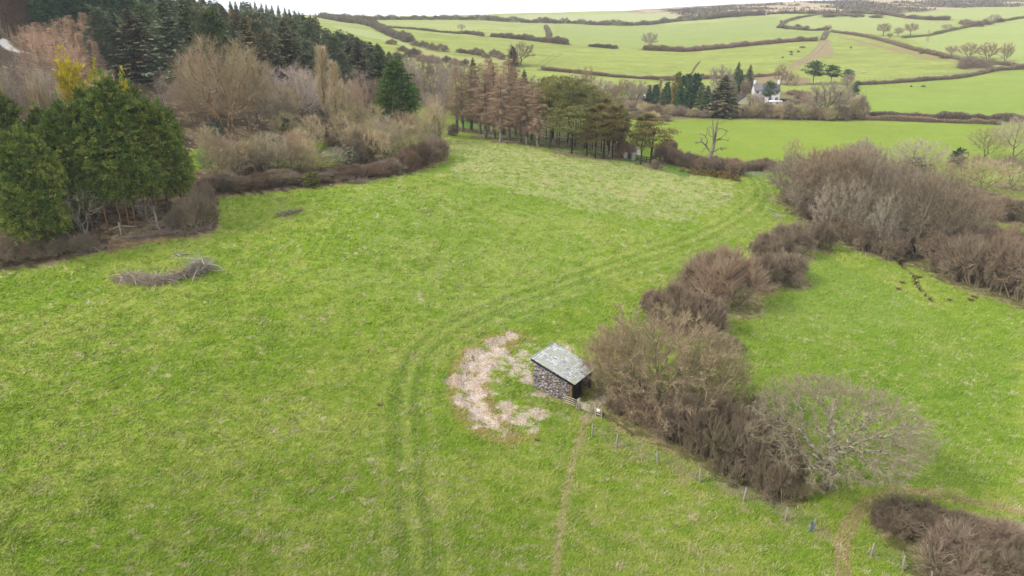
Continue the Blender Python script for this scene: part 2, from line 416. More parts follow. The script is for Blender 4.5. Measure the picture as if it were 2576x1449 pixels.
# fastigiate poplar
def poplar():
    gt, gc = Geo(), Geo()
    z = np.linspace(-.3, 18, 40); P = np.stack([np.cumsum(rng.normal(size=40)*.04), np.cumsum(rng.normal(size=40)*.04), z], 1)
    r = .2*(1-z/19)+.02; gt.tubes(P[:-1], P[1:], r[:-1], r[1:], 6)
    for i in range(150):
        k = int(12+26*rng.random()); a = rng.random()*6.28; p = P[k]; L = 4.2*(1-k/50)*(.4+.8*rng.random())*min(1, .45+(k-12)/16)
        d = np.array([math.cos(a)*.42, math.sin(a)*.42, 1]); q = p.copy(); rr = .03
        for j in range(5):
            q2 = q+d/np.linalg.norm(d)*L/5; gc.tubes([q], [q2], rr, rr*.75, 3, rng.random()); 
            m = 3; dd = d+rng.normal(size=(m, 3))*.3; dd /= np.linalg.norm(dd, axis=1, keepdims=True)
            gc.tubes(np.repeat([q2], m, 0), q2+dd*.9, .013, .005, 3, rng.random(m))
            d = d*np.array([.75, .75, 1]); q = q2; rr *= .75
    reg('poplar', gt, gc, B_grey, T_pop)
poplar()
# conifers: spruce, larch
def spruce(kind, H=15, Rb=3.0, levels=46, nb=8, z0=.06, leafL=.5, leafW=.12, mt=B_dark, mc=None, droop=.25, p=.85, seed=0, barecrown=False, dens=1.0):
    gt, gc = Geo(), Geo()
    gt.tubes([[0, 0, -.3]], [[0, 0, H*.5]], H*.016, H*.009, 7); gt.tubes([[0, 0, H*.5]], [[0, 0, H]], H*.009, .02, 6)
    C = []; Dn = []; tt = []; LL = []
    for k in range(levels):
        f = k/(levels-1); z = H*(z0+(1-z0)*f)+rng.normal()*.05; lv = .75+.5*rng.random()
        for b in range(nb):
            a = rng.random()*6.28; Lb = (Rb*(1-f)**p*(.6+.55*rng.random())*lv+.1)*(1 if f > .12 else .8)
            if barecrown and f < .15: Lb *= .6
            el = .35*f+.05-droop*(1-f)
            d = np.array([math.cos(a), math.sin(a), el]); ns = max(3, int(Lb/.26*dens))
            s = (np.arange(ns)+.5)/ns
            pts = np.array([0, 0, z])+np.outer(s*Lb, d); pts[:, 2] += -droop*.5*s*s*Lb+.25*s**3*Lb*droop
            side = np.array([-d[1], d[0], 0])
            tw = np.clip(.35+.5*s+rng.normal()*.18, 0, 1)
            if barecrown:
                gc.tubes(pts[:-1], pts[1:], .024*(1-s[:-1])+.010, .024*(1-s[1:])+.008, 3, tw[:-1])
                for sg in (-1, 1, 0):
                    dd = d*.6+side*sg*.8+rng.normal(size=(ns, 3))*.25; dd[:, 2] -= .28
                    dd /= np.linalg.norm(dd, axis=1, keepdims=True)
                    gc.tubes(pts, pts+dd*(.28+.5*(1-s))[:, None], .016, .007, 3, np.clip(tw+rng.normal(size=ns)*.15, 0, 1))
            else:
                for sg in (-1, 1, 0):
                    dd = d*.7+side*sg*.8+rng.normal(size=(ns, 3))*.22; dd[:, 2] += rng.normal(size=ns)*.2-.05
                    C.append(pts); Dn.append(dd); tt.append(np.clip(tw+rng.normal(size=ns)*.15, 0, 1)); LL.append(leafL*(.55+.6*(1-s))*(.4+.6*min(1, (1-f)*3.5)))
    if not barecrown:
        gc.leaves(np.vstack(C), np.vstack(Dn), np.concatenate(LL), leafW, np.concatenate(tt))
    reg(kind, gt, gc, mt, mc)
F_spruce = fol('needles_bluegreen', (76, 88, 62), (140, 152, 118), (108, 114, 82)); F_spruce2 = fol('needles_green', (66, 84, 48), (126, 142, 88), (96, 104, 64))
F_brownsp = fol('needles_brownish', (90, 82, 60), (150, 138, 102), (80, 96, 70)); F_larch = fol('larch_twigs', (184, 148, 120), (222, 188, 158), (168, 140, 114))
F_larch2 = fol('larch_twigs_grey', (154, 126, 100), (198, 168, 136), (150, 130, 102))
spruce('spruce_a', mc=F_spruce, p=.8, Rb=3.2, levels=44, nb=8, leafL=.62, leafW=.13); spruce('spruce_b', H=14, Rb=3.3, levels=42, nb=8, leafL=.66, leafW=.14, droop=.2, mc=F_spruce2, p=.75)
spruce('spruce_far', H=14, Rb=3.0, levels=22, nb=7, leafL=1.0, leafW=.24, p=1.05, mc=F_spruce)
spruce('larch_a', H=17, Rb=3.1, levels=64, nb=4, z0=.22, mt=bark('bark_larch', (110, 98, 84), (190, 182, 166), 2), mc=F_larch2, droop=.22, p=.62, barecrown=True, dens=.9)
spruce('larch_b', H=16, Rb=3.0, levels=64, nb=4, z0=.1, mt=bark('bark_larchred', (150, 118, 96), (190, 154, 126)), mc=F_larch, droop=-.05, p=1.1, barecrown=True, dens=.9)
# cypress: dense upturned sprays over a noisy envelope
def cypress(kind, prof, H, Rm, ncl=1300, cl=1.1, per=34, L=.34, Wd=.06, mc=None, mt=B_red, z0=0, lump=.3, seed=1, up=.25):
    gt, gc = Geo(), Geo()
    gt.tubes([[0, 0, -.3]], [[0, 0, H*.45]], H*.018, H*.012, 8); gt.tubes([[0, 0, H*.45]], [[0, 0, H*.9]], H*.012, .04, 6)
    zz = np.linspace(0, 1, 60); pr = np.interp(zz, [q[0] for q in prof], [q[1] for q in prof])
    cdf = np.cumsum(pr+.12); cdf /= cdf[-1]
    for fr, w, big in ((1, 1., 1.), (.8, .4, 1.5)):
        m = int(ncl*w); f = np.interp((np.arange(m)+rng.random(m))/m, cdf, zz); a = rng.random(m)*6.2832
        q = vn(np.cos(a)*2.2+seed*9, np.sin(a)*2.2+f*H*.42, seed)*.65+vn(np.cos(a)*5+seed*5, np.sin(a)*5+f*H*1.1, seed+5)*.35
        rr = np.interp(f, zz, pr)*Rm*fr*(1-lump+lump*1.7*q)+(rng.random(m) < .1)*cl*.55; z = z0+f*(H-z0)-cl*.35
        C = np.stack([np.cos(a)*rr, np.sin(a)*rr, z], 1); C -= np.stack([np.cos(a), np.sin(a), a*0], 1)*cl*.5
        slope = np.clip(np.interp(f, zz, -np.gradient(pr, zz))*Rm/H, -.3, 2.5)
        d = np.stack([np.cos(a), np.sin(a), up+slope*.7+0*a], 1)+rng.normal(size=(m, 3))*.28; d /= np.linalg.norm(d, axis=1, keepdims=True)
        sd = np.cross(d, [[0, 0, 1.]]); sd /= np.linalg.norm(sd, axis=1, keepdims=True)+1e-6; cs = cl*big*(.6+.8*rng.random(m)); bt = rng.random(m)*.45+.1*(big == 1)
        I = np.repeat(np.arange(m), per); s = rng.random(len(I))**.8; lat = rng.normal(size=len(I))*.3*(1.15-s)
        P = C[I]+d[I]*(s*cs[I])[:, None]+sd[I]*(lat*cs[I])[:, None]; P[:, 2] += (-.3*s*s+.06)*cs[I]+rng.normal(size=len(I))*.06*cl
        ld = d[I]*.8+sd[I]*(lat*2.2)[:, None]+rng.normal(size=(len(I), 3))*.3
        gc.leaves(P, ld, L*big*(.6+.7*rng.random(len(I))), Wd*big, np.clip(bt[I]+.5*s+rng.normal(size=len(I))*.1-(big > 1)*.3, 0, 1))  # inner layer tinted darker: shade in the gaps between clumps, put into the colour
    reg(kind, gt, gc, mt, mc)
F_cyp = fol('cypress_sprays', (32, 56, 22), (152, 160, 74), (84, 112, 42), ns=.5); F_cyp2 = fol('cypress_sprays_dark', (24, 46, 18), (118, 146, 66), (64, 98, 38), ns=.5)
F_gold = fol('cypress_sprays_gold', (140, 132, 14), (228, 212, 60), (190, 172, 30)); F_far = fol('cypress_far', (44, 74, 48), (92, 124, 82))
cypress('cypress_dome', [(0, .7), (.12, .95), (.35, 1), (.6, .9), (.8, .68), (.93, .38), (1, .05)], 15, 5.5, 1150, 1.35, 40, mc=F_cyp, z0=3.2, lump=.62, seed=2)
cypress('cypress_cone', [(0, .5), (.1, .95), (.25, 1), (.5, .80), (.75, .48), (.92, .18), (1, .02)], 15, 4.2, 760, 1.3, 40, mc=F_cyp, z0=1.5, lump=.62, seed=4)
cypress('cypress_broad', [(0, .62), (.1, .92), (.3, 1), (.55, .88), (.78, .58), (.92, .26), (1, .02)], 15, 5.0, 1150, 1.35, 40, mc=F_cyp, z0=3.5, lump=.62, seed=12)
cypress('cypress_small', [(0, .7), (.2, 1), (.5, .8), (.8, .45), (1, .03)], 9, 2.4, 260, 1.0, 20, L=.5, Wd=.11, mc=F_far, z0=.3, seed=6, lump=.5)
cypress('gold_cypress', [(0, .6), (.3, 1), (.6, .75), (.85, .38), (1, .05)], 10, 3.6, 170, 2.0, 50, L=.5, Wd=.075, mc=F_gold, z0=.5, lump=.7, seed=7, up=.7)
cypress('gorse', [(0, .9), (.35, 1), (.7, .8), (.9, .5), (1, .1)], 2, 1.4, 120, .5, 20, L=.2, Wd=.035, mc=fol('gorse_sprays', (78, 68, 40), (140, 120, 66), (170, 146, 60)), mt=B_brown, z0=0, lump=.5, seed=8)
cypress('holly', [(0, .6), (.3, 1), (.6, .9), (.85, .55), (1, .1)], 6, 2.2, 150, 1.0, 30, L=.26, Wd=.09, mc=fol('evergreen_leaves', (50, 66, 36), (112, 124, 70)), mt=B_brown, z0=.3, lump=.75, seed=9)
# pines: limbs with needle clumps
def pine(kind, H, Wr, cz_, rz_, nc, clump, mc, mt=B_dark, trunk=.45, seed=0, per=70, leafL=.34):
    gt, gc = Geo(), Geo()
    tr = [np.array([0, 0, -.3])]
    for k in range(int(H*trunk/.5)): tr.append(tr[-1]+np.array([rng.normal()*.04, rng.normal()*.04, .5]))
    att = envelope(nc, (0, 0, cz_), (Wr, Wr, rz_), .45, -.75, lump=.35)
    pos, par = colonize([tr], att, .5, .55, (0, 0, .12), .15)
    r, ch = radii(pos, par, .02, 2.2); skeleton(pos, par, r, .02, gt, gc)
    tips = np.where(ch == 0)[0]; P = np.repeat(pos[tips], per, 0)
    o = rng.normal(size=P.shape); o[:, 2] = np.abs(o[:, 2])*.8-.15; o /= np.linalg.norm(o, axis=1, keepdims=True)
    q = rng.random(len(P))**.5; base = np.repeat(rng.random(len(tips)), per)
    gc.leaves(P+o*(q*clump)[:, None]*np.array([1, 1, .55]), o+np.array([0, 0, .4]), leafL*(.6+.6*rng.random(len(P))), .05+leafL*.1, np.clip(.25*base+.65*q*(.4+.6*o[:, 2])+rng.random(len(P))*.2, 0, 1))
    reg(kind, gt, gc, mt, mc)
F_pine = fol('pine_needles', (78, 84, 44), (150, 150, 88), (124, 118, 66), ns=.3); F_pine2 = fol('pine_needles_rust', (92, 80, 48), (160, 136, 84), (126, 122, 72), ns=.3)
F_pine3 = fol('pine_needles_dark', (38, 58, 42), (90, 112, 76))
pine('pine_a', 13, 4.0, 8.0, 5.2, 190, 1.15, F_pine); pine('pine_b', 12, 3.8, 7.2, 4.8, 170, 1.2, F_pine2, mt=B_dark, trunk=.3)
pine('pine_small', 9, 2.8, 5.2, 3.8, 80, 1.2, F_pine3, per=60, leafL=.55, trunk=.25)
# thicket / scrub domes
def scrub(kind, mc, nl=26, nb=26, per=12, hh=1.0, L=.9, seed=0, upb=.35, tw=.016, shoots=60):
    gc = Geo(); Rr = 3.0; H = 3.0*hh; cs = []
    for i in range(nl):
        a = rng.random()*6.28; f = rng.random()**.55; k = .55+.5*rng.random()
        c = np.array([math.cos(a)*f*Rr*.78, math.sin(a)*f*Rr*.78, H*(.6*(1-f*f)**.5*k+.04+.08*rng.random())]); cs.append((c, .45+.65*rng.random()))
    for c, s in cs:
        b = np.array([c[0]*.6+rng.normal()*.15, c[1]*.6+rng.normal()*.15, -.1]); m = (b+c)/2+rng.normal(size=3)*.15
        gc.tubes([b, m], [m, c], [.06, .045], [.045, .03], 4, .3); bt = rng.random()*.5
        o = rng.normal(size=(nb, 3)); o[:, 2] += .45; o /= np.linalg.norm(o, axis=1, keepdims=True); o *= np.array([1, 1, .9])
        l1 = s*(.7+.5*rng.random(nb)); e = c+o*l1[:, None]; gc.tubes(np.repeat([c], nb, 0), e, .03, .018, 3, bt+.2)
        n = nb*per; I = np.repeat(np.arange(nb), per); st = c+o[I]*(l1[I]*(.35+.7*rng.random(n)))[:, None]
        d = o[I]*.9+rng.normal(size=(n, 3))*.38; d[:, 2] += upb; d /= np.linalg.norm(d, axis=1, keepdims=True)
        l = (L*(.25+.6*rng.random(n)))[:, None]; st[:, 2] = np.maximum(st[:, 2], .02)
        t = np.clip(bt+.5*rng.random(n), 0, 1); m = st+d*l*.5; d2 = d+rng.normal(size=(n, 3))*.35; d2 /= np.linalg.norm(d2, axis=1, keepdims=True)
        gc.tubes(st, m, tw, tw*.8, 3, t); gc.tubes(m, m+d2*l*.5, tw*.8, tw*.4, 3, t)
    n = shoots*2; I = rng.integers(0, len(cs), n); st = np.array([cs[i][0] for i in I])+rng.normal(size=(n, 3))*.35; d = rng.normal(size=(n, 3))*.4; d[:, 2] = 1; d /= np.linalg.norm(d, axis=1, keepdims=True); l = (.4+.7*rng.random(n))[:, None]
    m = st+d*l*.6; gc.tubes(st, m, tw, tw*.8, 3, .8); gc.tubes(m, m+(d+rng.normal(size=(n, 3))*.25)*l*.5, tw*.8, tw*.4, 3, .9)
    V = np.concatenate(gc.V); PROTO[kind] = dict(h=np.percentile(V[:, 2], 99.3), w=np.percentile(np.hypot(V[:, 0], V[:, 1]), 95), t=None, c=gc.mesh(kind, mc), x=None)
scrub('scrub_a', T_brown, 38, 30, 13, seed=1, L=.62, tw=.0105); scrub('scrub_b', T_purple, 30, 34, 15, seed=2, L=.66, tw=.0105); scrub('scrub_c', T_tan, 28, 30, 14, L=.9, upb=.8, seed=3, tw=.011)
scrub('scrub_d', T_brown, 44, 26, 12, hh=.85, L=.6, seed=11, tw=.0105); scrub('scrub_far', T_purple, 18, 14, 6, L=1.5, tw=.035, seed=4, shoots=20)
T_bramble = fol('twig_bramble', (122, 106, 90), (170, 150, 128), (138, 126, 98))
T_dark = fol('twig_darkbramble', (104, 84, 70), (148, 124, 104), (118, 100, 74))
NAMES = dict(scrub_a='bush', scrub_b='bush', scrub_c='bush', scrub_far='bush', gorse='gorse_bush', holly='evergreen_shrub')
FLOOR = []   # leaf litter spots (x, y, r, strength)
def place(kind, name, label, cat, px, py=None, top=0, w=60, Y=None, group=None, mat=None, tmat=None, floor=.8, rz=None, edge=None, dep=None, hmin=.8, h=None):
    """stand a plant on the ground at a surveyed spot; top and w give its measured height and spread"""
    g = W(px, py) if Y is None else AT(px, Y)
    if g[1] > 172 and kind in ('round_a', 'round_b', 'round_c', 'upright'): kind = 'tree_far_a' if kind == 'round_a' else 'tree_far_b'
    P = PROTO[kind]; single = P['t'] is None
    if edge is None: edge = single and Y is None
    _, _, dd = project(g); rad = w/2*dd/FPX
    if edge:
        f = g[:2]/np.linalg.norm(g[:2]); g2 = g[:2]+f*rad*.9; g = np.array([g2[0], g2[1], float(hz(*g2))]); _, _, dd = project(g); rad = w/2*dd/FPX
    if h is None:
        lo, hi = 0, 60
        for _ in range(30):
            m = (lo+hi)/2
            if project(g+np.array([0, 0, m]))[1] > top: lo = m
            else: hi = m
        h = max(m, hmin)
        d2 = project(g+np.array([0, 0, h*.6]))[2]; rad *= d2/dd
    sx = rad/P['w']; sz = h/P['h']; rz = rng.random()*6.28 if rz is None else rz
    if single:
        o = obj(name, P['c'], None, mat); o.location = g; o.scale = (sx, sx*(dep or 1), sz); o.rotation_euler = (0, 0, rz if dep is None else 0)
    else:
        o = empty(name, g, rz, (sx, sx, sz)); obj('trunk', P['t'], o, tmat); obj('crown', P['c'], o, mat)
    tag(o, label, cat, group); o['_h'] = float(h)
    if floor: FLOOR.append((g[0], g[1], rad*(1.05 if single else .8), floor))
    return o, g, h, rad
# ================================================================ LEFT SIDE: woodland
SKY = ([0, 240, 300, 400, 470, 560, 650, 740, 820, 860, 930, 985, 1040], [-60, 34, 14, 2, -14, -10, 8, 24, 44, 74, 98, 120, 160])
G1 = 'spruces of the dark plantation on the left hillside'
sites = []
for i in range(4000):
    px = rng.uniform(255, 1015); Y = 158+rng.random()**1.25*215
    if px > 700: Y = max(Y, 158+(px-700)*.16)
    if px > 900 and Y > 260: continue
    if px < 440 and Y > 250: continue
    g = AT(px, Y)
    dmin = 4.9+(Y-158)*.035
    if any((g[0]-s[0])**2+(g[1]-s[1])**2 < dmin*dmin for s in sites): continue
    sites.append((g[0], g[1], px, Y))
nsp = 0
for x, y, px, Y in sorted(sites, key=lambda s: s[3]):
    lim = np.interp(px, *SKY)+rng.random()*26
    g = AT(px, Y); hh = 13+rng.random()*7.5; top = project(g+np.array([0, 0, hh]))[1]
    kw = dict(h=hh) if top > lim else dict(h=None)
    kd = 'spruce_far' if Y > 285 else ('spruce_a' if rng.random() < .45 else 'spruce_b' if rng.random() < .5 else 'cypress_cone')
    if kd == 'cypress_cone' and px > 940: kd = 'spruce_b'
    P = PROTO[kd]; w = hh*.6*FPX/Y*(.8+.5*rng.random())
    mt = [F_spruce, F_spruce, F_spruce2, F_brownsp][rng.integers(0, 4)]
    if px > 620 and rng.random() < .45: mt = F_spruce
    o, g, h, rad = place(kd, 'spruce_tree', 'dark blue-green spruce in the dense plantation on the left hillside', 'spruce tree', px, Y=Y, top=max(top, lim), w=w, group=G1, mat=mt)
    if h < 7 or h > 24 : 
        for c in list(o.children): D.objects.remove(c)
        D.objects.remove(o); continue
    nsp += 1
print('spruces', nsp)
# skyline spruces on the plantation's top edge
for px, top in [(585,2),(598,3),(612,4),(636,6),(664,8),(676,10),(690,13),(706,12),(733,22),(746,25),(757,29),(785,36),(648,4),(722,19)]:
    place('spruce_far', 'spruce_tree', 'small pointed spruce standing out against the sky on the plantation skyline', 'spruce tree', px, Y=385, top=top, w=20, group='pointed spruces on the skyline', mat=F_spruce2)
# larches on the far left
GL = 'orange-brown bare larches on the far left slope'
for px, Y, top, w in [(66,150,70,46),(88,162,58,50),(112,148,72,50),(128,168,44,48),(150,152,62,50),(168,172,38,50),(190,178,26,52),(205,158,48,52),(226,182,24,54),(246,168,36,50),(262,186,30,46),(82,138,92,46),(136,140,86,48),(178,142,82,50),(222,148,76,50),(252,156,66,44),(100,175,50,46),(238,196,26,44),(206,140,100,44),(274,172,56,40),(160,134,104,44),(118,134,108,42),(260,146,100,40)]:
    place('larch_b' if rng.random() < .5 else 'birch', 'larch_tree', 'bare orange-brown larch in the thicket on the far left slope', 'larch tree', px, Y=Y, top=top+rng.random()*14, w=w*1.3, group=GL, mat=F_larch, tmat=D.materials['bark_larchred'])
for px, Y, top, w in [(372,262,8,34),(398,262,2,36),(418,258,12,34),(468,268,8,32),(484,262,6,28),(515,275,4,34),(530,275,12,30),(572,285,16,32),(590,290,22,28),(606,280,32,26),(655,262,20,30),(672,256,32,26),(292,230,22,30),(310,238,18,30)]:
    place('larch_b', 'larch_tree', 'pale orange larch showing between the dark spruces near the skyline', 'larch tree', px, Y=Y, top=top, w=w, group='pale larches among the spruces')
# green conifers behind the larches, tops out of the frame
for px, Y in [(78,215),(104,225),(130,210),(156,222),(182,214),(210,226),(236,216),(262,226),(290,222),(318,232),(346,240),(372,246),(400,252),(430,258),(92,245),(170,250),(250,255),(330,265),(120,238),(200,240),(285,250)]:
    place('spruce_b', 'spruce_tree', 'tall mid-green spruce rising out of the top left of the frame behind the larches', 'spruce tree', px, Y=Y, h=19+rng.random()*4, w=58, group='tall green spruces at the top left', mat=fol('needles_fresh', (36, 62, 34), (74, 104, 58), (52, 80, 40)))
for px, Y in [(2,178),(14,190),(24,182),(36,186),(48,196),(56,184),(66,192),(30,200),(8,202),(44,178),(72,202)]:
    place('larch_b', 'bare_trunk_conifer', 'tall grey-brown conifer with a bare trunk in the top left corner above the lane', 'conifer', px, Y=Y, h=26+rng.random()*4, w=34, group='bare trunked conifers in the top left corner', mat=fol('dead_twigs', (70, 54, 44), (106, 84, 70)), tmat=B_brown)
# gold cypresses
place('gold_cypress', 'gold_cypress', 'largest golden yellow cypress behind the big green cypresses, feathery top', 'cypress tree', 208, Y=112, top=137, w=100)
place('gold_cypress', 'gold_cypress', 'smaller golden yellow cypress right beside the largest golden one', 'cypress tree', 272, Y=113, top=166, w=66)
place('gold_cypress', 'gold_cypress', 'low golden yellow cypress tip just above the rounded green cypress', 'cypress tree', 345, Y=106, top=190, w=48)
# big green cypresses
for k, (px, Y, top, w, kd, lab) in enumerate([
 (338, 87, 203, 225, 'cypress_broad', 'tallest dark green cypress, broad and pointed, in the middle of the left clump'),
 (424, 90, 258, 150, 'cypress_dome', 'rounded dark green cypress near the right end of the left clump'),
 (222, 85, 262, 170, 'cypress_dome', 'rounded dark green cypress left of the tallest one in the left clump'),
 (72, 84, 236, 160, 'cypress_cone', 'dark green cypress with a pointed top at the left of the clump'),
 (18, 80, 330, 150, 'cypress_dome', 'dark green cypress cut by the left edge of the frame'),
 (120, 78, 330, 170, 'cypress_dome', 'lower dark green cypress in front of the pointed one'),
 (150, 88, 275, 120, 'cypress_broad', 'dark green cypress with a narrow tip right of the pointed one'),
 (262, 90, 226, 120, 'cypress_broad', 'dark green cypress with a sharp leader just left of the tallest one'),
 (388, 92, 222, 110, 'cypress_broad', 'dark green cypress leader on the right shoulder of the tallest one'),
 (458, 92, 320, 90, 'cypress_broad', 'lowest dark green cypress leader at the right end of the left clump')]):
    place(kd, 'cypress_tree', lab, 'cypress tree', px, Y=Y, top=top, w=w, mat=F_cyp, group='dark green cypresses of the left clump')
place('cypress_cone', 'cypress_tree', 'single dark green conical cypress right of the bare trees, away from the left clump', 'cypress tree', 1002, 326, 152, 122, mat=F_cyp2)
# extra trunks seen under the crowns
gt = Geo(); z = np.linspace(-.3, 7, 12); P = np.stack([np.cumsum(rng.normal(size=12)*.03), np.cumsum(rng.normal(size=12)*.03), z], 1); gt.tubes(P[:-1], P[1:], .24-z[:-1]*.01, .24-z[1:]*.01, 8)
gc = Geo(); o_ = rng.normal(size=(500, 3)); gc.leaves(np.array([0, 0, 8])+o_*[1.3, 1.3, 1.1], o_, .5, .12, rng.random(500))
reg('under_cypress', gt, gc, B_red, F_cyp)
for px, py in [(275,592),(311,590),(327,577),(343,573),(237,592),(142,598),(375,565),(110,600),(60,606),(400,560),(190,590)]:
    place('under_cypress', 'cypress_tree', 'slender cypress with a bare reddish trunk standing under the big left clump', 'cypress tree', px, py, py-150-rng.random()*30, 48+rng.random()*14, group='bare trunked cypresses under the left clump')
# specimen bare trees
place('fan_tree', 'bare_tree', 'very large fan-shaped bare tree with reddish limbs in front of the spruce plantation', 'tree', 578, 346, 92, 248)
place('fan_tree', 'bare_tree', 'bare reddish-limbed tree leaning in behind the very large fan-shaped one', 'tree', 632, 332, 118, 130, mat=T_olive)
place('round_a', 'bare_tree', 'broad bare tree with pale lilac-grey twigs left of the twin poplars', 'tree', 757, 330, 158, 165, mat=fol('twig_lilac', (146, 132, 122), (190, 176, 164)))
place('round_b', 'bare_tree', 'lower bare lilac-grey tree tucked behind the poplars', 'tree', 812, 318, 196, 90, mat=fol('twig_lilac', (146, 132, 122), (190, 176, 164)))
place('poplar', 'poplar_tree', 'taller of the two slim straw-coloured poplars', 'poplar tree', 825, 360, 112, 50)
place('poplar', 'poplar_tree', 'shorter of the two slim straw-coloured poplars, the right one', 'poplar tree', 850, 372, 150, 46)
place('birch', 'birch_tree', 'birch with a pale stem and purple-brown twigs between the poplars and the conical cypress', 'birch tree', 912, 290, 172, 78)
place('birch', 'birch_tree', 'birch with pale stem and purple twigs right of the rounded green cypress', 'birch tree', 428, 318, 182, 62)
place('birch', 'birch_tree', 'twisted pale birch left of the golden cypress, its white limbs bare', 'birch tree', 122, Y=104, top=118, w=90, mat=T_birch)
place('birch', 'birch_tree', 'pale leaning birch at the far left edge of the wood', 'birch tree', 72, Y=104, top=156, w=70, mat=T_birch)
place('birch', 'birch_tree', 'thin white birch right of the conical cypress', 'birch tree', 1062, 300, 180, 46)
place('birch', 'birch_tree', 'thin white birch just left of the larch row', 'birch tree', 1108, 292, 158, 54)
LT = fol('twig_tan', (1, 1, 1), (1, 1, 1))
for px, py, top, w, kd, mt, lab in [
 (893, 372, 246, 132, 'round_a', T_olive, 'olive-tan twiggy tree in front of the conical cypress'),
 (945, 372, 262, 92, 'upright', T_olive, 'olive upright twiggy tree touching the left foot of the conical cypress'),
 (722, 372, 282, 96, 'upright', T_olive, 'ivy-tinged olive tree below the broad lilac-grey tree'),
 (790, 380, 288, 70, 'round_b', T_tan, 'small tan twiggy tree just left of the poplar stems'),
 (1097, 358, 262, 82, 'upright', T_olive, 'olive twiggy tree right of the conical cypress at the wood corner'),
 (590, 408, 352, 72, 'round_b', T_tan, 'small orange-tan bare tree below the very large fan-shaped tree'),
 (660, 418, 352, 84, 'upright', T_olive, 'small olive bare tree in the undergrowth near the green clearing'),
 (735, 428, 350, 92, 'upright', T_olive, 'small olive bare tree in the middle of the undergrowth'),
 (472, 300, 195, 60, 'round_b', T_birch, 'purple-grey bare tree right of the rounded cypress'),
 (30, 250, 150, 90, 'round_a', T_grey, 'pale grey bare tree at the left edge above the cypresses'),
 (150, 240, 168, 80, 'round_b', T_white, 'pale bare tree just left of the golden cypresses'),
 (300, 236, 176, 90, 'round_b', T_tan, 'tan bare tree behind the top of the rounded cypress'),
 (22, 290, 200, 70, 'scrub_c', T_tan, 'straw-coloured bush above the left-edge cypress'),
 (132, 282, 205, 86, 'scrub_c', fol('twig_straw', (176, 152, 118), (206, 184, 150)), 'straw-coloured brush clump between the pointed and domed cypresses'),
 (700, 300, 205, 70, 'round_c', T_purple, 'purple bare tree behind the right limbs of the fan-shaped tree'),
 (960, 300, 190, 70, 'round_c', T_purple, 'purple bare tree behind the birch near the conical cypress'),
 (668, 300, 215, 60, 'round_a', T_grey, 'grey bare tree close behind the fan-shaped tree'),
 (495, 330, 232, 80, 'round_c', T_brown, 'brown bare tree left of the fan-shaped tree')]:
    kw = dict(Y=W(px, 330)[1]*.8) if False else {}
    if px < 320 and py < 300: g = dict(Y=100+px*.02)
    else: g = dict(py=py)
    place(kd, 'bush' if kd.startswith('scrub') else 'bare_tree', lab, 'bush' if kd.startswith('scrub') else 'tree', px, top=top, w=w, mat=mt, **g)
place('holly', 'evergreen_shrub', 'upright dark ivy-green shrub in the olive tree below the lilac-grey tree', 'shrub', 725, 372, 296, 34)
place('holly', 'evergreen_shrub', 'dark green holly among the bushes below the conical cypress', 'shrub', 882, 418, 372, 44)
place('holly', 'evergreen_shrub', 'narrow ivy-covered shrub at the corner of the wood', 'shrub', 1098, 352, 288, 26)
place('holly', 'evergreen_shrub', 'grey-green shrub at the foot of the fan-shaped tree', 'shrub', 545, 350, 300, 50, mat=fol('shrub_greygreen', (80, 90, 72), (130, 136, 112)))
place('holly', 'evergreen_shrub', 'small yellow-green shrub at the field edge of the scrub belt', 'shrub', 785, 468, 432, 52, mat=fol('shrub_yellowgreen', (96, 98, 50), (150, 144, 84)))
# scrub belt along the field edge
GB = 'brown thorn bushes of the scrub belt along the upper field edge'
mm = [T_bramble, T_purple, T_brown, T_grey, T_olive]
front = [(522,497,430,88),(566,494,436,90),(612,488,432,92),(660,481,426,92),(706,475,424,90),(752,470,420,94),(800,466,414,94),(848,462,408,92),(894,457,400,92),(938,450,392,92),(982,443,384,92),(1024,434,362,86),(1060,424,346,80),(1092,410,340,68)]
back = [(548,462,396,84),(600,450,388,86),(650,444,384,86),(700,440,378,86),(756,440,376,84),(806,436,378,76),(858,428,366,84),(905,424,356,84),(950,418,346,84),(1000,408,330,84),(1040,398,318,80),(1080,384,316,64),(630,420,370,66),(760,412,366,66),(560,425,378,60),(930,396,330,66)]
for k, (px, py, top, w) in enumerate(back):
    kd = ['upright', 'round_c', 'scrub_d', 'round_b', 'upright'][k % 5]; single = kd == 'scrub_d'
    place(kd, 'bush' if single else 'bare_tree', 'brown thorn bush behind the front brambles of the scrub belt' if single else 'low olive-grey twiggy tree in the second rank of the upper scrub belt', 'bush' if single else 'tree', px, py-8, top-30+rng.random()*34, w*(.8+.6*rng.random()), group=GB if single else 'low twiggy trees in the scrub belt', mat=[T_olive, T_grey, T_bramble, T_tan, T_olive][k % 5])
for k, (px, py, top, w) in enumerate(front):
    top = top-6+rng.random()*34; w = w*(.7+.6*rng.random())
    place(['scrub_a', 'scrub_b', 'scrub_d'][k % 3], 'bush', 'brown thorn bush in the scrub belt along the upper left field edge', 'bush', px, py, top, w, group=GB, mat=[T_dark, T_bramble, T_dark][k % 3])
place('scrub_b', 'bush', 'small round purple bush on the grass between the wood corner and the larch row', 'bush', 1140, 342, 312, 26)
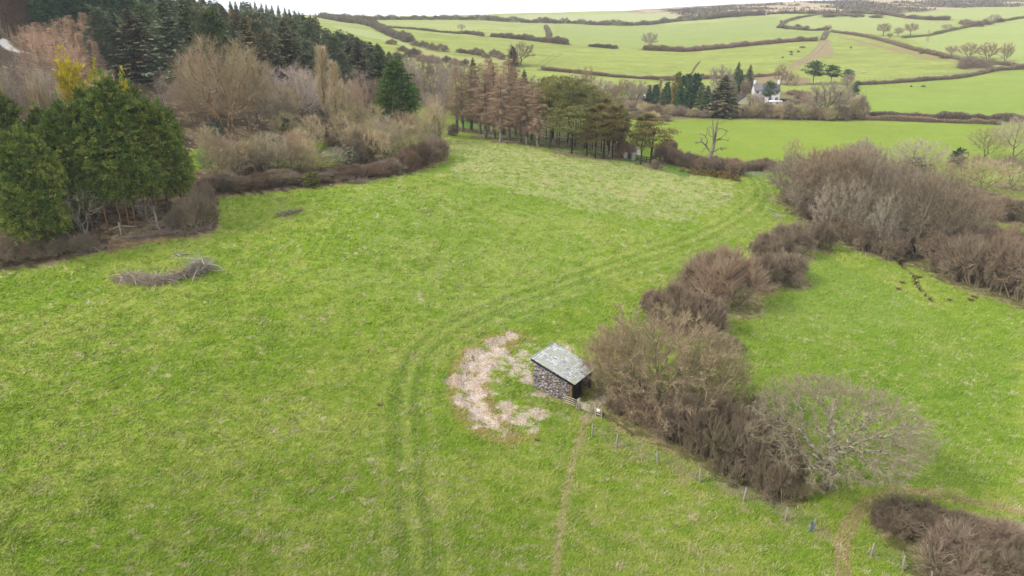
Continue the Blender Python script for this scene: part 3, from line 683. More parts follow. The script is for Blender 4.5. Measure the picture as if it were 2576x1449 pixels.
for px, py, top, w, lab in [(20,676,600,110,'low purple-brown bramble bush at the left frame edge below the cypresses'),(92,668,606,90,'low brown bramble bush second from the left frame edge'),(160,656,598,90,'brown bramble bush at the foot of the left clump near the bleached dead tree'),(218,642,590,66,'brown bramble bush right below the bleached dead tree'),(505,590,490,92,'dark thorn bush at the right foot of the cypress clump'),(522,545,462,60,'brown thorn bush filling the corner between cypress clump and scrub belt'),(452,588,528,60,'thorny bush behind the fallen branch')]:
    place('scrub_a', 'bush', lab, 'bush', px, py, top, w, mat=T_bramble)
# woodland floor scrub under the far trees so no bare hillside shows
for k in range(46):
    px = rng.uniform(430, 1000); Y = rng.uniform(128, 160); g = AT(px, Y)
    if project(g)[1] > 372: continue
    place('scrub_far', 'bush', 'low brown undergrowth bush on the wood floor beneath the tall trees', 'bush', px, Y=Y, h=1.3+rng.random()*1.6, w=(3+rng.random()*2)*FPX/Y*.8, group='undergrowth beneath the tall trees', mat=[T_brown, T_olive, T_purple][k % 3])
for k in range(40):
    px = rng.uniform(470, 1100); Y = rng.uniform(122, 168); g = AT(px, Y)
    if project(g)[1] > 392 or abs(px-578) < 45 or abs(px-838) < 22 or (abs(px-1002) < 90 and Y < 158): continue
    place(['round_a', 'round_b', 'upright', 'round_c'][k % 4], 'bare_tree', 'bare brown-grey tree in the tangle between the scrub belt and the spruce plantation', 'tree', px, Y=Y, h=6+rng.random()*5, w=(5+rng.random()*3.5)*FPX/Y*.9, group='bare trees in the tangle below the plantation', mat=[T_grey, T_olive, T_birch, T_brown, T_tan][k % 5])
for k in range(17):
    px = 520+k*34+rng.random()*14; py = np.interp(px, [500, 700, 900, 1100], [452, 440, 420, 376])-rng.random()*22
    if 800 < px < 872: continue
    place(['round_a', 'upright', 'round_b'][k % 3], 'bare_tree', 'twiggy bare tree standing just behind the brambles of the upper field edge', 'tree', px, py, py-88-rng.random()*34, 66+rng.random()*36, group='bare trees just behind the bramble edge', mat=[T_olive, T_grey, T_brown, T_tan][k % 4])
# valley scrub between the wood and the larch row
GV = 'grey-brown scrub trees in the dip beyond the conical cypress'
for k, (px, Y, top, w) in enumerate([(1040,215,150,60),(1070,235,150,56),(1100,250,146,60),(1126,240,160,52),(1060,200,186,52),(1092,205,190,54),(1124,215,196,50),(1140,262,150,50),(1030,250,138,46),(1160,272,158,46),(1010,225,150,44),(1118,192,222,44),(1075,188,232,40)]):
    place(['round_b', 'round_c'][k % 2], 'bare_tree', 'grey-brown scrub tree in the dip beyond the conical cypress', 'tree', px, Y=Y, top=top, w=w, group=GV, mat=[T_grey, T_purple, T_birch][k % 3])
# ================================================================ LARCH ROW AND PINE GROVE
GR = 'bare larches of the row above the field'
for px, py, top, w in [(1164,330,178,66),(1207,336,160,74),(1221,347,176,74),(1243,346,158,72),(1260,358,186,72),(1280,352,150,74),(1297,345,170,66),(1310,359,196,66),(1325,364,214,62),(1338,359,206,60),(1353,369,222,66),(1150,322,172,60),(1186,326,166,62),(1268,338,160,60),(1230,330,146,60)]:
    place('larch_a', 'larch_tree', 'bare brownish larch with a pale straight trunk in the row above the field', 'larch tree', px, py, top, w*1.3, group=GR)
for px, py, top in [(1192,306,146),(1236,312,150),(1290,318,152),(1318,322,176)]:
    place('spruce_b', 'spruce_tree', 'dark brownish spruce behind the larch row, its top just showing', 'spruce tree', px, py, top, 58, group='dark spruces behind the larch row', mat=F_brownsp)
for px, py, top, w in [(1256,300,175,70),(1340,310,190,70),(1366,322,208,60)]:
    place('round_a', 'bare_tree', 'pale grey bare tree behind the larch row', 'tree', px, py, top, w, group='grey trees behind the larch row', mat=T_grey)
GP = 'olive-green pines of the grove right of the larches'
pin = [(1384,372,205,84,0),(1406,369,196,92,0),(1438,388,270,130,0),(1470,372,214,92,0),(1498,398,270,76,1),(1519,399,262,86,1),(1541,399,268,78,1),(1430,350,192,96,0),(1392,345,190,84,0),(1553,394,276,60,1),(1498,360,234,90,0),(1528,366,246,80,1),(1560,380,282,56,0),(1460,345,208,88,0),(1374,352,196,70,0),(1545,360,262,66,1),(1475,392,306,66,1),(1450,330,198,80,0),(1510,340,236,70,1)]
for k, (px, py, top, w, b) in enumerate(pin):
    place(['pine_a', 'pine_b'][b], 'pine_tree', 'olive-green pine in the grove between the larch row and the gate pillars', 'pine tree', px, py, top, w, group=GP, mat=[F_pine, F_pine2][b])
place('pine_b', 'pine_tree', 'broad olive pine standing alone right of the gate pillars, the left stem of the pair', 'pine tree', 1612, 414, 292, 66, mat=F_pine)
place('pine_b', 'pine_tree', 'broad rust-tinged pine, the right one of the pair by the black rail fence', 'pine tree', 1638, 416, 286, 104, mat=F_pine2)
gt = Geo(); gt.tubes([[0, 0, -.3], [0.05, 0, 3]], [[0.05, 0, 3], [0, .05, 9]], [.17, .14], [.14, .07], 6)
gc = Geo(); n = 260; o_ = rng.normal(size=(n, 3)); o_[:, 2] *= .6; gc.leaves(np.array([0, 0, 8.2])+o_*[1., 1., .9], o_, .45, .09, rng.random(n)); reg('shade_pine', gt, gc, B_dark, F_pine3)
for k in range(34):
    px = rng.uniform(1385, 1585); py = 345+(px-1385)*.18+rng.uniform(0, 18)
    place('shade_pine', 'pine_tree', 'thin dark-stemmed pine inside the shade of the grove', 'pine tree', px, py, py-96-rng.random()*20, 36, group='thin stems inside the pine grove')
place('scrub_b', 'bush', 'small round bush on the grass right of the pine pair', 'bush', 1646, 427, 402, 22)
place('scrub_a', 'bush', 'brown bush behind the left gate pillar', 'bush', 1566, 398, 352, 48)
place('scrub_a', 'bush', 'brown bush leaning over the lane behind the right gate pillar', 'bush', 1586, 392, 358, 36)
# ================================================================ behind the dead tree: lane hedge
GH = 'brown thorn bushes along the lane beyond the top of the field'
for k, (px, py, top, w) in enumerate([(1668,410,364,56),(1696,416,376,56),(1726,424,384,58),(1756,432,392,60),(1790,438,394,66),(1826,442,400,60),(1856,442,410,48),(1680,390,352,46),(1872,432,410,40),(1846,430,398,50),(1900,432,404,56),(1924,428,398,54)]):
    place(['scrub_a', 'scrub_b', 'scrub_d'][k % 3], 'bush', 'brown thorn bush in the strip below the dead tree beyond the field', 'bush', px, py, top, w, group=GH, mat=[T_bramble, T_brown][k % 2])
for px, py, top, w in [(1740,440,425,28),(1764,443,426,30),(1788,446,427,34),(1812,450,430,32),(1832,452,434,32),(1850,457,440,30),(1716,434,424,18)]:
    place('gorse', 'gorse_bush', 'low yellow-brown gorse bush at the top edge of the field near the metal gate', 'gorse bush', px, py, top, w, group='gorse bushes near the metal gate', edge=True)
# dead tree, shaped by hand
def dead_tree():
    g = W(1785, 411); d = project(g)[2]; m = d/FPX
    def p(x, y, k=0): return np.array([(x-1785)*m, k*m, (411-y)*m/.94])
    gt, gc = Geo(), Geo()
    def lb(G, pts, r0, r1):
        pts = [p(*q) for q in pts]; n = len(pts)-1
        rr = np.linspace(r0, r1, n+1)*m; G.tubes(pts[:-1], pts[1:], rr[:-1], rr[1:], 8, .5)
    lb(gt, [(1785,414),(1784,404),(1785,392),(1787,384)], 7, 5)
    lb(gt, [(1787,386),(1790,374),(1791,362,3),(1792,348),(1793,336),(1793,322),(1794,312)], 4.6, 1.8)
    lb(gt, [(1791,366),(1787,352,-4),(1785,338,-4),(1783,324),(1782,311)], 3, 1.3)
    for pts, r0 in [([(1783,384),(1776,374,4),(1770,368),(1762,362),(1756,360),(1747,364),(1745,360)], 4), ([(1771,369),(1772,358,-6),(1768,348),(1762,344),(1754,343)], 3), ([(1768,352),(1769,340,-4),(1770,330)], 2),
                    ([(1777,376),(1768,378,8),(1764,382)], 2), ([(1787,386),(1797,378,-8),(1808,374),(1812,380),(1818,376)], 3.4), ([(1808,374),(1822,374,-4)], 1.8), ([(1791,366),(1798,358,8),(1806,352),(1812,346),(1816,344)], 3),
                    ([(1800,357,8),(1812,355),(1826,357)], 2.4), ([(1792,340),(1800,330,3),(1808,330),(1820,336)], 1.8), ([(1793,320),(1800,316,-3),(1808,314)], 1.6), ([(1783,330),(1776,326,4)], 1.5), ([(1786,350),(1778,346,5),(1774,336)], 1.8), ([(1762,362),(1757,352,-3)], 1.6), ([(1816,344),(1818,338)], 1.2)]:
        lb(gc, pts, r0*.6, max(.6, r0*.25))
        q = [p(*x) for x in pts][-1]; n = 6; dd = rng.normal(size=(n, 3)); gc.tubes(np.repeat([q], n, 0), q+dd*.4, .035, .015, 4)
    e = empty('dead_tree', g); bm = bark('bark_dead', (120, 108, 88), (190, 178, 154), 5)
    obj('trunk', gt.mesh('dead_trunk', bm, True), e); obj('limb', gc.mesh('dead_limbs', bm, True), e)
    tag(e, 'dead grey tree with stubby lopped limbs beyond the top of the field', 'dead tree'); FLOOR.append((g[0], g[1], 2, .5))
dead_tree()
# ================================================================ RIGHT SIDE: alder thicket
GA = 'brown alders and willows of the right-hand thicket'
ald = [(1975,505,400,112),(2020,528,392,130),(2070,560,372,160),(2130,585,378,160),(2160,560,356,130),(2195,600,402,150),(2060,500,372,110),(2110,500,366,120),(2250,620,420,150),(2300,650,440,170),(2240,560,408,130),(2360,650,448,170),(2180,520,392,110),(2320,590,432,130),(2410,620,470,130),(2150,480,362,90),(1990,470,384,80),(2330,560,430,90)]
for k, (px, py, top, w) in enumerate(ald):
    place(['alder', 'alder_b'][k % 2], 'bare_tree', 'purple-brown bare alder in the dense thicket right of the field track', 'tree', px, py, top, w*1.12, group=GA, mat=[None, T_purple, T_brown, None][k % 4])
for k, (px, py, top, w) in enumerate([(2010,540,440,80),(2075,585,450,90),(2120,600,440,90),(2165,615,470,80),(2215,640,480,80),(2270,640,490,90),(2345,600,470,110),(2420,640,510,90),(2050,520,400,80),(2180,560,420,90)]):
    place(['round_b', 'round_c', 'round_a'][k % 3], 'bare_tree', 'pale-limbed bare tree at the front of the thicket right of the field track', 'tree', px, py, top, w, group='pale limbed trees at the thicket front', mat=T_grey, tmat=B_ald)
gb = 'low brown willows at the right edge thicket'
for k, (px, py, top, w) in enumerate([(2180,640,560,90),(2230,655,580,86),(2350,690,590,110),(2410,715,600,130),(2470,740,600,150),(2530,760,600,150),(2576,775,610,140),(2440,660,570,110),(2510,680,576,120),(2570,690,580,120),(2300,640,570,80),(2120,620,548,90),(2380,640,560,90),(2080,590,520,70),(1985,520,470,60),(2030,552,500,60),(2480,620,568,80),(2550,640,560,80),(2250,610,560,80)]):
    place(['scrub_a', 'scrub_b', 'alder_b'][k % 3], 'bush', 'brown willow bush in the low edge of the thicket on the far right', 'bush', px, py, top, w, group=gb, mat=[T_bramble, T_purple, T_brown][k % 3], edge=True)
for px, py, top, w, kd, mt, lab in [
 (2295, 455, 348, 150, 'round_a', T_grey, 'pale lichen-grey spreading tree with green ivy below, behind the thicket'),
 (2352, 470, 400, 96, 'round_b', T_olive, 'olive-grey tree right of the pale spreading one behind the thicket'),
 (2470, 490, 398, 150, 'round_a', T_tan, 'pale tan spreading bare tree near the right edge above the rough patch'),
 (2420, 470, 380, 100, 'round_c', T_purple, 'purple bare tree left of the pale tan spreading tree'),
 (2545, 470, 380, 120, 'round_c', T_purple, 'purple-grey bare tree at the right frame edge behind the pale tan tree'),
 (2476, 402, 318, 92, 'round_b', T_olive, 'low bare tree in front of the tall tree at the right frame edge'),
 (2548, 412, 284, 120, 'round_a', T_grey, 'tall bare tree with a rounded crown at the right frame edge'),
 (2160, 425, 348, 70, 'alder', None, 'brown bare tree poking up from the top of the thicket against the pasture'),
 (2092, 440, 370, 52, 'round_b', T_grey, 'small grey bare tree beside it at the top of the thicket'),
 (1992, 420, 348, 56, 'round_b', T_olive, 'faint thin olive tree at the left of the thicket top'),
 (2404, 420, 372, 40, 'holly', fol('ivy_grey', (50, 64, 48), (84, 98, 70)), 'narrow ivy-covered tree behind the thicket'),
 (2295, 440, 395, 84, 'holly', fol('ivy_green', (60, 74, 36), (104, 112, 60)), 'ivy mass beneath the pale spreading tree'),
 (2510, 560, 495, 100, 'scrub_a', T_red, 'reddish bush on the rough patch near the right edge'),
 (2560, 565, 505, 80, 'scrub_a', T_bramble, 'brown bush cut by the right edge on the rough patch'),
 (2440, 545, 480, 80, 'scrub_b', T_bramble, 'brown bush left of the reddish one on the rough patch')]:
    sh = kd.startswith('scrub'); hol = kd == 'holly'
    place(kd, 'bush' if sh else 'ivy_clad_tree' if hol else 'bare_tree', lab, 'bush' if sh else 'tree', px, py, top, w, mat=mt)
# hedgerow running down to the shed
for px, py, top, w, kd, mt, lab in [
 (2054, 632, 560, 80, 'scrub_b', T_purple, 'purple-brown bush at the top end of the middle hedgerow'),
 (1985, 650, 562, 112, 'scrub_a', T_bramble, 'brown bush second from the top of the middle hedgerow'),
 (1925, 655, 590, 80, 'scrub_b', T_purple, 'dark bush on the left flank near the top of the middle hedgerow'),
 (1972, 722, 640, 120, 'scrub_a', T_bramble, 'wide brown bush at the bend of the middle hedgerow'),
 (1912, 735, 640, 90, 'scrub_b', T_purple, 'dark bush tight behind the big russet bush'),
 (1815, 790, 634, 200, 'scrub_c', T_red, 'big russet brush-like bush in the middle of the hedgerow'),
 (1690, 838, 722, 130, 'scrub_b', T_purple, 'dark purple bush at the lower left of the russet bush'),
 (1770, 852, 745, 110, 'scrub_a', T_bramble, 'brown bush below the russet bush'),
 (1640, 790, 730, 62, 'scrub_a', T_purple, 'small dark bush at the left tip of the middle hedgerow'),
 (1825, 888, 852, 80, 'scrub_a', T_bramble, 'low bramble patch on the right of the hedgerow above the big tan willow')]:
    place(kd, 'bush', lab, 'bush', px, py, top, w, mat=mt)
place('willow_big', 'willow_tree', 'huge tan bare willow with tangled branches right behind the stone shed', 'willow tree', 1655, 1040, 800, 380)
place('willow_big', 'willow_tree', 'tan bare willow at the left, its branches over the shed roof', 'willow tree', 1545, 985, 815, 170, rz=2.)
place('willow_big', 'willow_tree', 'olive-tinged bare willow on the right flank of the huge one', 'willow tree', 1775, 1075, 850, 200, rz=4., mat=T_olive)
for px, py, top, w, kd, mt, lab in [
 (1720, 1150, 1000, 150, 'scrub_a', T_bramble, 'dark bramble bush left of centre in the hedge below the willow'),
 (1800, 1190, 1015, 170, 'scrub_b', T_purple, 'tall purple-brown thorn bush below the right of the willow'),
 (1880, 1235, 1060, 170, 'scrub_a', T_bramble, 'large brown thorn bush midway between willow and oak'),
 (1950, 1268, 1120, 130, 'scrub_b', T_purple, 'brown thorn bush left of the oak trunk'),
 (1870, 1140, 1000, 120, 'scrub_b', T_bramble, 'dark bush behind the hedge on the meadow side, left of the oak crown'),
 (1996, 1266, 1200, 70, 'scrub_c', T_tan, 'tan twiggy bush at the foot of the oak'),
 (1950, 1130, 1055, 90, 'scrub_c', T_olive, 'thin olive bush under the left side of the oak crown'),
 (1640, 1105, 1010, 120, 'scrub_a', T_brown, 'brown bush at the foot of the huge willow by the wire fence'),
 (1570, 1050, 985, 90, 'scrub_b', T_brown, 'small brown bush beside the gravel yard of the shed'),
 (2290, 1390, 1285, 190, 'scrub_b', T_purple, 'purple-brown thorn bush at the left of the bottom right thicket'),
 (2400, 1425, 1318, 200, 'scrub_a', T_bramble, 'large thorn bush in the middle of the bottom right thicket'),
 (2500, 1475, 1345, 210, 'scrub_b', T_purple, 'thorn bush in the bottom right corner'),
 (2570, 1415, 1345, 140, 'scrub_a', T_grey, 'grey thorn bush at the right edge of the bottom right thicket'),
 (2440, 1375, 1328, 130, 'scrub_a', T_purple, 'thorn bush at the back of the bottom right thicket'),
 (2244, 1345, 1282, 110, 'scrub_a', T_bramble, 'thorn bush at the pointed top left of the bottom right thicket'),
 (2380, 1500, 1350, 200, 'scrub_a', T_bramble, 'thorn bush cut by the bottom frame edge'),
 (2560, 1560, 1400, 220, 'scrub_b', T_bramble, 'thorn bush cut by the very bottom right corner of the frame')]:
    place(kd, 'bush', lab, 'bush', px, py, top, w, mat=mt)
place('oak', 'oak_tree', 'spreading bare oak with a flat-topped crown and mossy trunk on the right', 'oak tree', 2082, 1228, 985, 432, rz=.6, floor=0); FLOOR.append((*W(2058,1228)[:2], 1.0, .5))
# ================================================================ FARM
far = lambda kd, name, lab, cat, px, py, top, w, mat=None, grp=None, Y=None: place(kd, name, lab, cat, px, py, top, w, mat=mat, group=grp, Y=Y)
GF = 'dark pines and spruces round the white farmhouse'
for kd, name, px, py, top, w, mt, lab in [
 ('cypress_small', 'cypress_tree', 1700, 272, 182, 30, fol('gold_far', (120, 110, 40), (150, 140, 60)), 'yellowish conifer at the left of the farm conifers'),
 ('cypress_small', 'cypress_tree', 1720, 284, 188, 52, None, 'broad dark green cypress left of the farm'),
 ('cypress_small', 'cypress_tree', 1746, 285, 186, 46, None, 'dark green cypress with twin tips left of the farm'),
 ('cypress_small', 'cypress_tree', 1631, 256, 214, 16, None, 'small narrow cypress by the small white outbuilding'),
 ('cypress_small', 'cypress_tree', 1648, 260, 213, 24, None, 'narrow cypress left of the pale twin poplars'),
 ('cypress_small', 'cypress_tree', 1676, 262, 207, 24, None, 'narrow cypress between the two pale poplars'),
 ('spruce_b', 'spruce_tree', 1815, 294, 190, 92, F_brownsp, 'large grey-green cedar-like conifer in front of the cream cottage'),
 ('spruce_b', 'spruce_tree', 1775, 288, 215, 50, F_spruce, 'grey-green conifer left of the large cedar-like one'),
 ('spruce_a', 'spruce_tree', 1851, 232, 156, 36, F_spruce2, 'tall dark spruce behind the cream cottage'),
 ('spruce_a', 'spruce_tree', 1881, 232, 163, 36, F_spruce, 'open greyish spruce just left of the white farmhouse'),
 ('pine_small', 'pine_tree', 1931, 268, 203, 40, None, 'dark pine right in front of the white farmhouse'),
 ('pine_small', 'pine_tree', 2045, 212, 153, 54, None, 'large dark pine on the slope right of the farmhouse'),
 ('pine_small', 'pine_tree', 2090, 212, 163, 44, None, 'middle dark pine of the three on the slope'),
 ('pine_small', 'pine_tree', 2130, 214, 174, 34, None, 'rightmost dark pine on the slope'),
 ('pine_small', 'pine_tree', 2143, 260, 213, 30, None, 'dark evergreen right of the grey domed farm tree'),
 ('round_c', 'bare_tree', 1962, 212, 162, 34, T_brown, 'brownish bare conifer above the farmhouse roof'),
 ('round_b', 'bare_tree', 1980, 214, 178, 26, T_brown, 'small brown tree right of the brownish conifer above the farmhouse'),
 ('round_b', 'bare_tree', 1999, 215, 183, 26, T_olive, 'small olive tree on the brown bank right of the farmhouse'),
 ('round_a', 'bare_tree', 1809, 250, 162, 58, T_grey, 'round grey bare tree above the large cedar-like conifer'),
 ('round_a', 'bare_tree', 2076, 296, 203, 116, T_grey, 'broad domed grey-white bare tree right of the farmhouse'),
 ('round_b', 'bare_tree', 2128, 222, 186, 34, T_birch, 'small grey bare tree below the rightmost dark pine'),
 ('poplar', 'poplar_tree', 1659, 242, 198, 16, None, 'left pale poplar of the far pair by the farm cypresses'),
 ('poplar', 'poplar_tree', 1687, 254, 203, 14, None, 'right pale poplar of the far pair by the farm cypresses'),
 ('round_b', 'bare_tree', 1567, 250, 198, 44, T_purple, 'dark grey bare tree beyond the pine grove'),
 ('round_c', 'bare_tree', 1600, 262, 202, 60, T_grey, 'grey-tan bare tree left of the small white outbuilding'),
 ('round_b', 'bare_tree', 1478, 245, 166, 36, T_brown, 'thin bare tree rising above the pine grove'),
 ('round_a', 'bare_tree', 1510, 260, 196, 60, T_grey, 'pale grey bare tree beyond the pine grove, left of the dark one'),
 ('round_a', 'bare_tree', 1440, 262, 186, 50, T_grey, 'pale grey tree behind the left part of the pine grove'),
 ('round_c', 'bare_tree', 1905, 268, 236, 30, T_brown, 'bare brown tree against the left gable of the farmhouse'),
 ('round_c', 'bare_tree', 1755, 240, 206, 36, T_purple, 'small purple tree behind the dark green cypresses')]:
    far(kd, name, lab, name.replace('_', ' ').replace('bare ', ''), px, py, top, w, mt)
for k, (px, py, top, w) in enumerate([(1500,262,206,44),(1535,266,214,40),(1548,250,210,34),(1585,250,206,40),(1612,248,214,30),(1640,246,214,26),(1692,250,214,26),(1768,262,214,36),(1790,262,212,36),(1830,252,196,40),(1872,246,200,30),(1888,266,232,26),(1910,274,240,30),(2010,258,226,36),(2030,276,236,40),(2120,262,224,46),(2150,280,236,40),(2105,288,240,46),(2055,290,240,44),(1985,282,256,30),(1470,268,204,40)]):
    place('round_b', 'bare_tree', 'grey-brown bare tree among the farm buildings and conifers', 'tree', px, py, top, w, group='bare trees around the farm', mat=[T_grey, T_purple, T_brown, T_olive][k % 4])
for k, (px, py, top, w) in enumerate([(1730,288,206,40),(1758,290,212,38),(1790,292,226,44),(1840,292,236,44),(1710,284,214,30),(1664,270,222,22),(1860,238,176,26)]):
    place('spruce_b', 'spruce_tree', 'dark spruce in the farm shelter belt left of the white farmhouse', 'spruce tree', px, py, top, w, group='dark conifers of the farm shelter belt', mat=[F_far, F_spruce2][k % 2])
GS = 'brown scrub below the farm along the pasture edge'
for k, (px, py, top, w) in enumerate([(1590,280,254,44),(1620,286,258,44),(1650,290,262,44),(1682,292,264,46),(1712,294,266,44),(1742,296,272,40),(1770,298,276,40),(1560,268,244,40),(1868,298,268,40),(1895,298,262,50),(1925,299,258,54),(1955,300,262,50),(1985,302,262,50),(2015,302,266,50),(2045,303,268,50),(2080,304,270,50),(2115,304,264,54),(2148,303,258,54),(2160,300,240,40),(1840,298,278,40),(1990,262,250,30),(2020,250,236,40),(2000,240,226,44),(1975,268,256,30),(1560,290,264,40),(1535,282,258,40),(1605,302,276,44),(1640,304,280,40),(1672,306,288,36)]):
    place('scrub_far', 'bush', 'brown scrub bush in the belt between the farm and the flat pasture', 'bush', px, py, top, w*1.1, group=GS, mat=[T_bramble, T_olive, T_purple, T_tan][k % 4])
# ---- buildings
M_white = plain('white_render', (232, 230, 226), .8, .04, k=.72); M_cream = plain('cream_render', (226, 220, 186), .8, .05, k=.7)
M_slate = plain('slate_far', (132, 126, 128), .6, .2, 6); M_win = plain('window_glass', (40, 46, 54), .2, .1, spec=.5)
M_dkroof = plain('dark_roof', (78, 66, 66), .8, .15, 5); M_brick = plain('chimney_brick', (150, 100, 84), .9, .15, 5); M_green = plain('pale_green_paint', (190, 206, 186), .6, .1)
M_navy = plain('navy_timber', (44, 46, 62), .7, .15)
def quadmesh(V, F, name, mat):
    me = D.meshes.new(name); me.from_pydata([tuple(v) for v in V], [], F); me.materials.append(mat); return me
def gable(name, label, cat, g, L, Wd, hw, hr, rz, mw, mr, over=.25, chim=(), wins=(), mc=None):
    """house body along local x, ridge along x; hw wall height, hr ridge height"""
    e = empty(name, g-np.array([0, 0, .4]), rz); a, b = L/2, Wd/2
    V = [(-a,-b,0),(a,-b,0),(a,b,0),(-a,b,0),(-a,-b,hw),(a,-b,hw),(a,b,hw),(-a,b,hw),(-a,0,hr),(a,0,hr)]
    obj('wall', quadmesh(V, [(0,1,5,4),(2,3,7,6),(1,2,6,9,5),(3,0,4,8,7)], name+'_wall', mw), e)
    G = Geo(); s = math.hypot(b, hr-hw)
    for sg in (-1, 1):
        n = np.array([0, sg*(hr-hw), b])/s; dv = np.array([0, sg*b, -(hr-hw)])/s
        c = np.array([0, sg*b/2, (hw+hr)/2])+n*.09+dv*over/2
        G.box(c, (L+2*over*.4, s+over, .14), [(1, 0, 0), dv, n])
    rf = obj('roof', G.mesh(name+'_roof', mr), e)
    for x in chim:
        G = Geo(); G.box((x, 0, hr+.1), (.8, 1.0, 2.0)); G.box((x, 0, hr+1.15), (.95, 1.15, .16)); G.tubes([[x, -.2, hr+1.2], [x, .25, hr+1.2]], [[x, -.2, hr+1.6], [x, .25, hr+1.6]], .12, .1, 8)
        obj('chimney', G.mesh(name+'_chimney', mc or mw), rf)
    for (x, y, z, w, h, side) in wins:
        G = Geo(); F2 = Geo()
        if side == 'f': G.box((x, -b-.03, z), (w, .06, h)); [F2.box((x+q*w/2, -b-.06, z), (.08, .1, h+.1)) for q in (-1, 0, 1)]; F2.box((x, -b-.07, z-h/2-.05), (w+.2, .16, .09))
        else:
            G.box((side*(a+.03), y, z), (.06, w, h)); [F2.box((side*(a+.06), y+q*w/2, z), (.1, .08, h+.1)) for q in (-1, 0, 1)]; F2.box((side*(a+.07), y, z-h/2-.05), (.16, w+.2, .09))
        wo = obj('window', G.mesh(name+'_window', M_win), e); obj('frame', F2.mesh(name+'_frame', M_white), wo)
    return tag(e, label, cat)
g = W(1930, 256); m = project(g)[2]/FPX
gable('farmhouse', 'white two-storey farmhouse with a grey slate roof and a chimney at each end', 'house', g+np.array([0, 3, 0]), 62*m, 5.6, 26*m+.4, 42*m+.4, R(-7), M_white, M_slate, chim=(-29*m, 29*m),
      wins=[(x, 0, z, 1.0, 1.2, 'f') for x in (-24*m, -9*m, 9*m, 24*m) for z in (1.6, 4.0)]+[(0, .5, 2.6, .8, 1.1, -1)])
g2 = W(1945, 262); gable('lean_to_porch', 'low white annexe along the front of the farmhouse', 'annexe', g2, 40*m, 2.2, 8*m, 11*m, R(-7), M_white, M_white, over=.1, wins=[(-8*m, 0, .9, .9, .7, 'f'), (8*m, 0, .9, .9, .7, 'f')])
g = W(1856, 262); gable('cottage', 'cream single-storey cottage with a dark roof, gable facing the field', 'cottage', g+np.array([2.5, 4, 0]), 9, 36*m, 8*m+.4, 20*m+.4, R(-90+4), M_cream, M_dkroof, chim=(-.5,), mc=M_brick, wins=[(0, 10*m, 5*m, 6*m, 5.5*m, 1)])
g = W(1626, 254); gable('outbuilding', 'small white and dark outbuilding left of the farm cypresses', 'outbuilding', g, 2.4, 3, 1.6, 2.6, R(20), M_navy, M_white)
g = W(1778, 258); gable('low_barn', 'low pale-roofed barn half hidden by the farm conifers', 'barn', g, 30*m, 4, 9*m, 15*m, R(4), M_cream, M_white)
g = W(1991, 259); gable('green_trailer', 'long pale green and white low shed right of the farmhouse', 'shed', g, 24*m, 2.4, 5*m, 8*m, R(-4), M_green, M_white, over=.1)
g = W(1976, 254); gable('navy_shed', 'open dark navy shed beside the right farmhouse gable', 'shed', g, 20*m, 2.5, 6*m, 7.5*m, R(-4), M_navy, M_dkroof)
g = W(2043, 256); gable('glasshouse', 'pale glasshouse half hidden by the domed grey tree', 'glasshouse', g, 18*m, 3, 5*m, 8*m, R(-3), M_green, plain('glass_roof', (196, 204, 208), .3, .05))
# ================================================================ FAR HEDGES
def hedge(label, pts, h, w, mat, seed=0, dens=1.0, L=.8, name='hedge', cat='hedge', gap=0):
    P = WL(pts, 4); seg = np.linalg.norm(np.diff(P[:, :2], axis=0), axis=1); cum = np.concatenate([[0], np.cumsum(seg)]); T = cum[-1]
    n = int(min(26000, T*w*h*14*dens/(L*L))); s = rng.random(n)*T
    x = np.interp(s, cum, P[:, 0]); y = np.interp(s, cum, P[:, 1])
    dx = np.interp(s, cum, np.gradient(P[:, 0], cum+np.arange(len(cum))*1e-6)); dy = np.interp(s, cum, np.gradient(P[:, 1], cum+np.arange(len(cum))*1e-6)); l = np.hypot(dx, dy)+1e-9
    hm = .7*h*(.35+.75*vn(s/9+seed*7, s*0, seed)+.6*(vn(s/2.6, s*0, seed+3)-.3)); wm = w*(.7+.5*vn(s/6, s*0, seed+9))
    if gap: keep = vn(s/9, s*0, seed+21) > gap; hm = np.where(keep, hm, hm*.12)
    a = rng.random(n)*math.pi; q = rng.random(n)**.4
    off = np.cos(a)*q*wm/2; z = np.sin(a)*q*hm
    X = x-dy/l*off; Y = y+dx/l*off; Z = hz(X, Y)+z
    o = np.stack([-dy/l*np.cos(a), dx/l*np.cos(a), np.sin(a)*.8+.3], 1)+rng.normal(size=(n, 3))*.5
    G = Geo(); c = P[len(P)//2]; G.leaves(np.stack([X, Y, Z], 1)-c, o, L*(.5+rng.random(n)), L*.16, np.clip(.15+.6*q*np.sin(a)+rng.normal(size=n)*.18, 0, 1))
    ob = obj(name, G.mesh(name, mat)); ob.location = c; tag(ob, label, cat); HSTRIP.append((P, w*.75)); return ob
HSTRIP = []
H_dark = fol('hedge_dark', (100, 88, 76), (156, 140, 120), (136, 124, 94), ns=.08); H_brown = fol('hedge_brown', (120, 98, 84), (172, 148, 126), (140, 130, 96), ns=.08); H_green = fol('hedge_olive', (90, 90, 68), (140, 140, 104), (126, 108, 84), ns=.08)
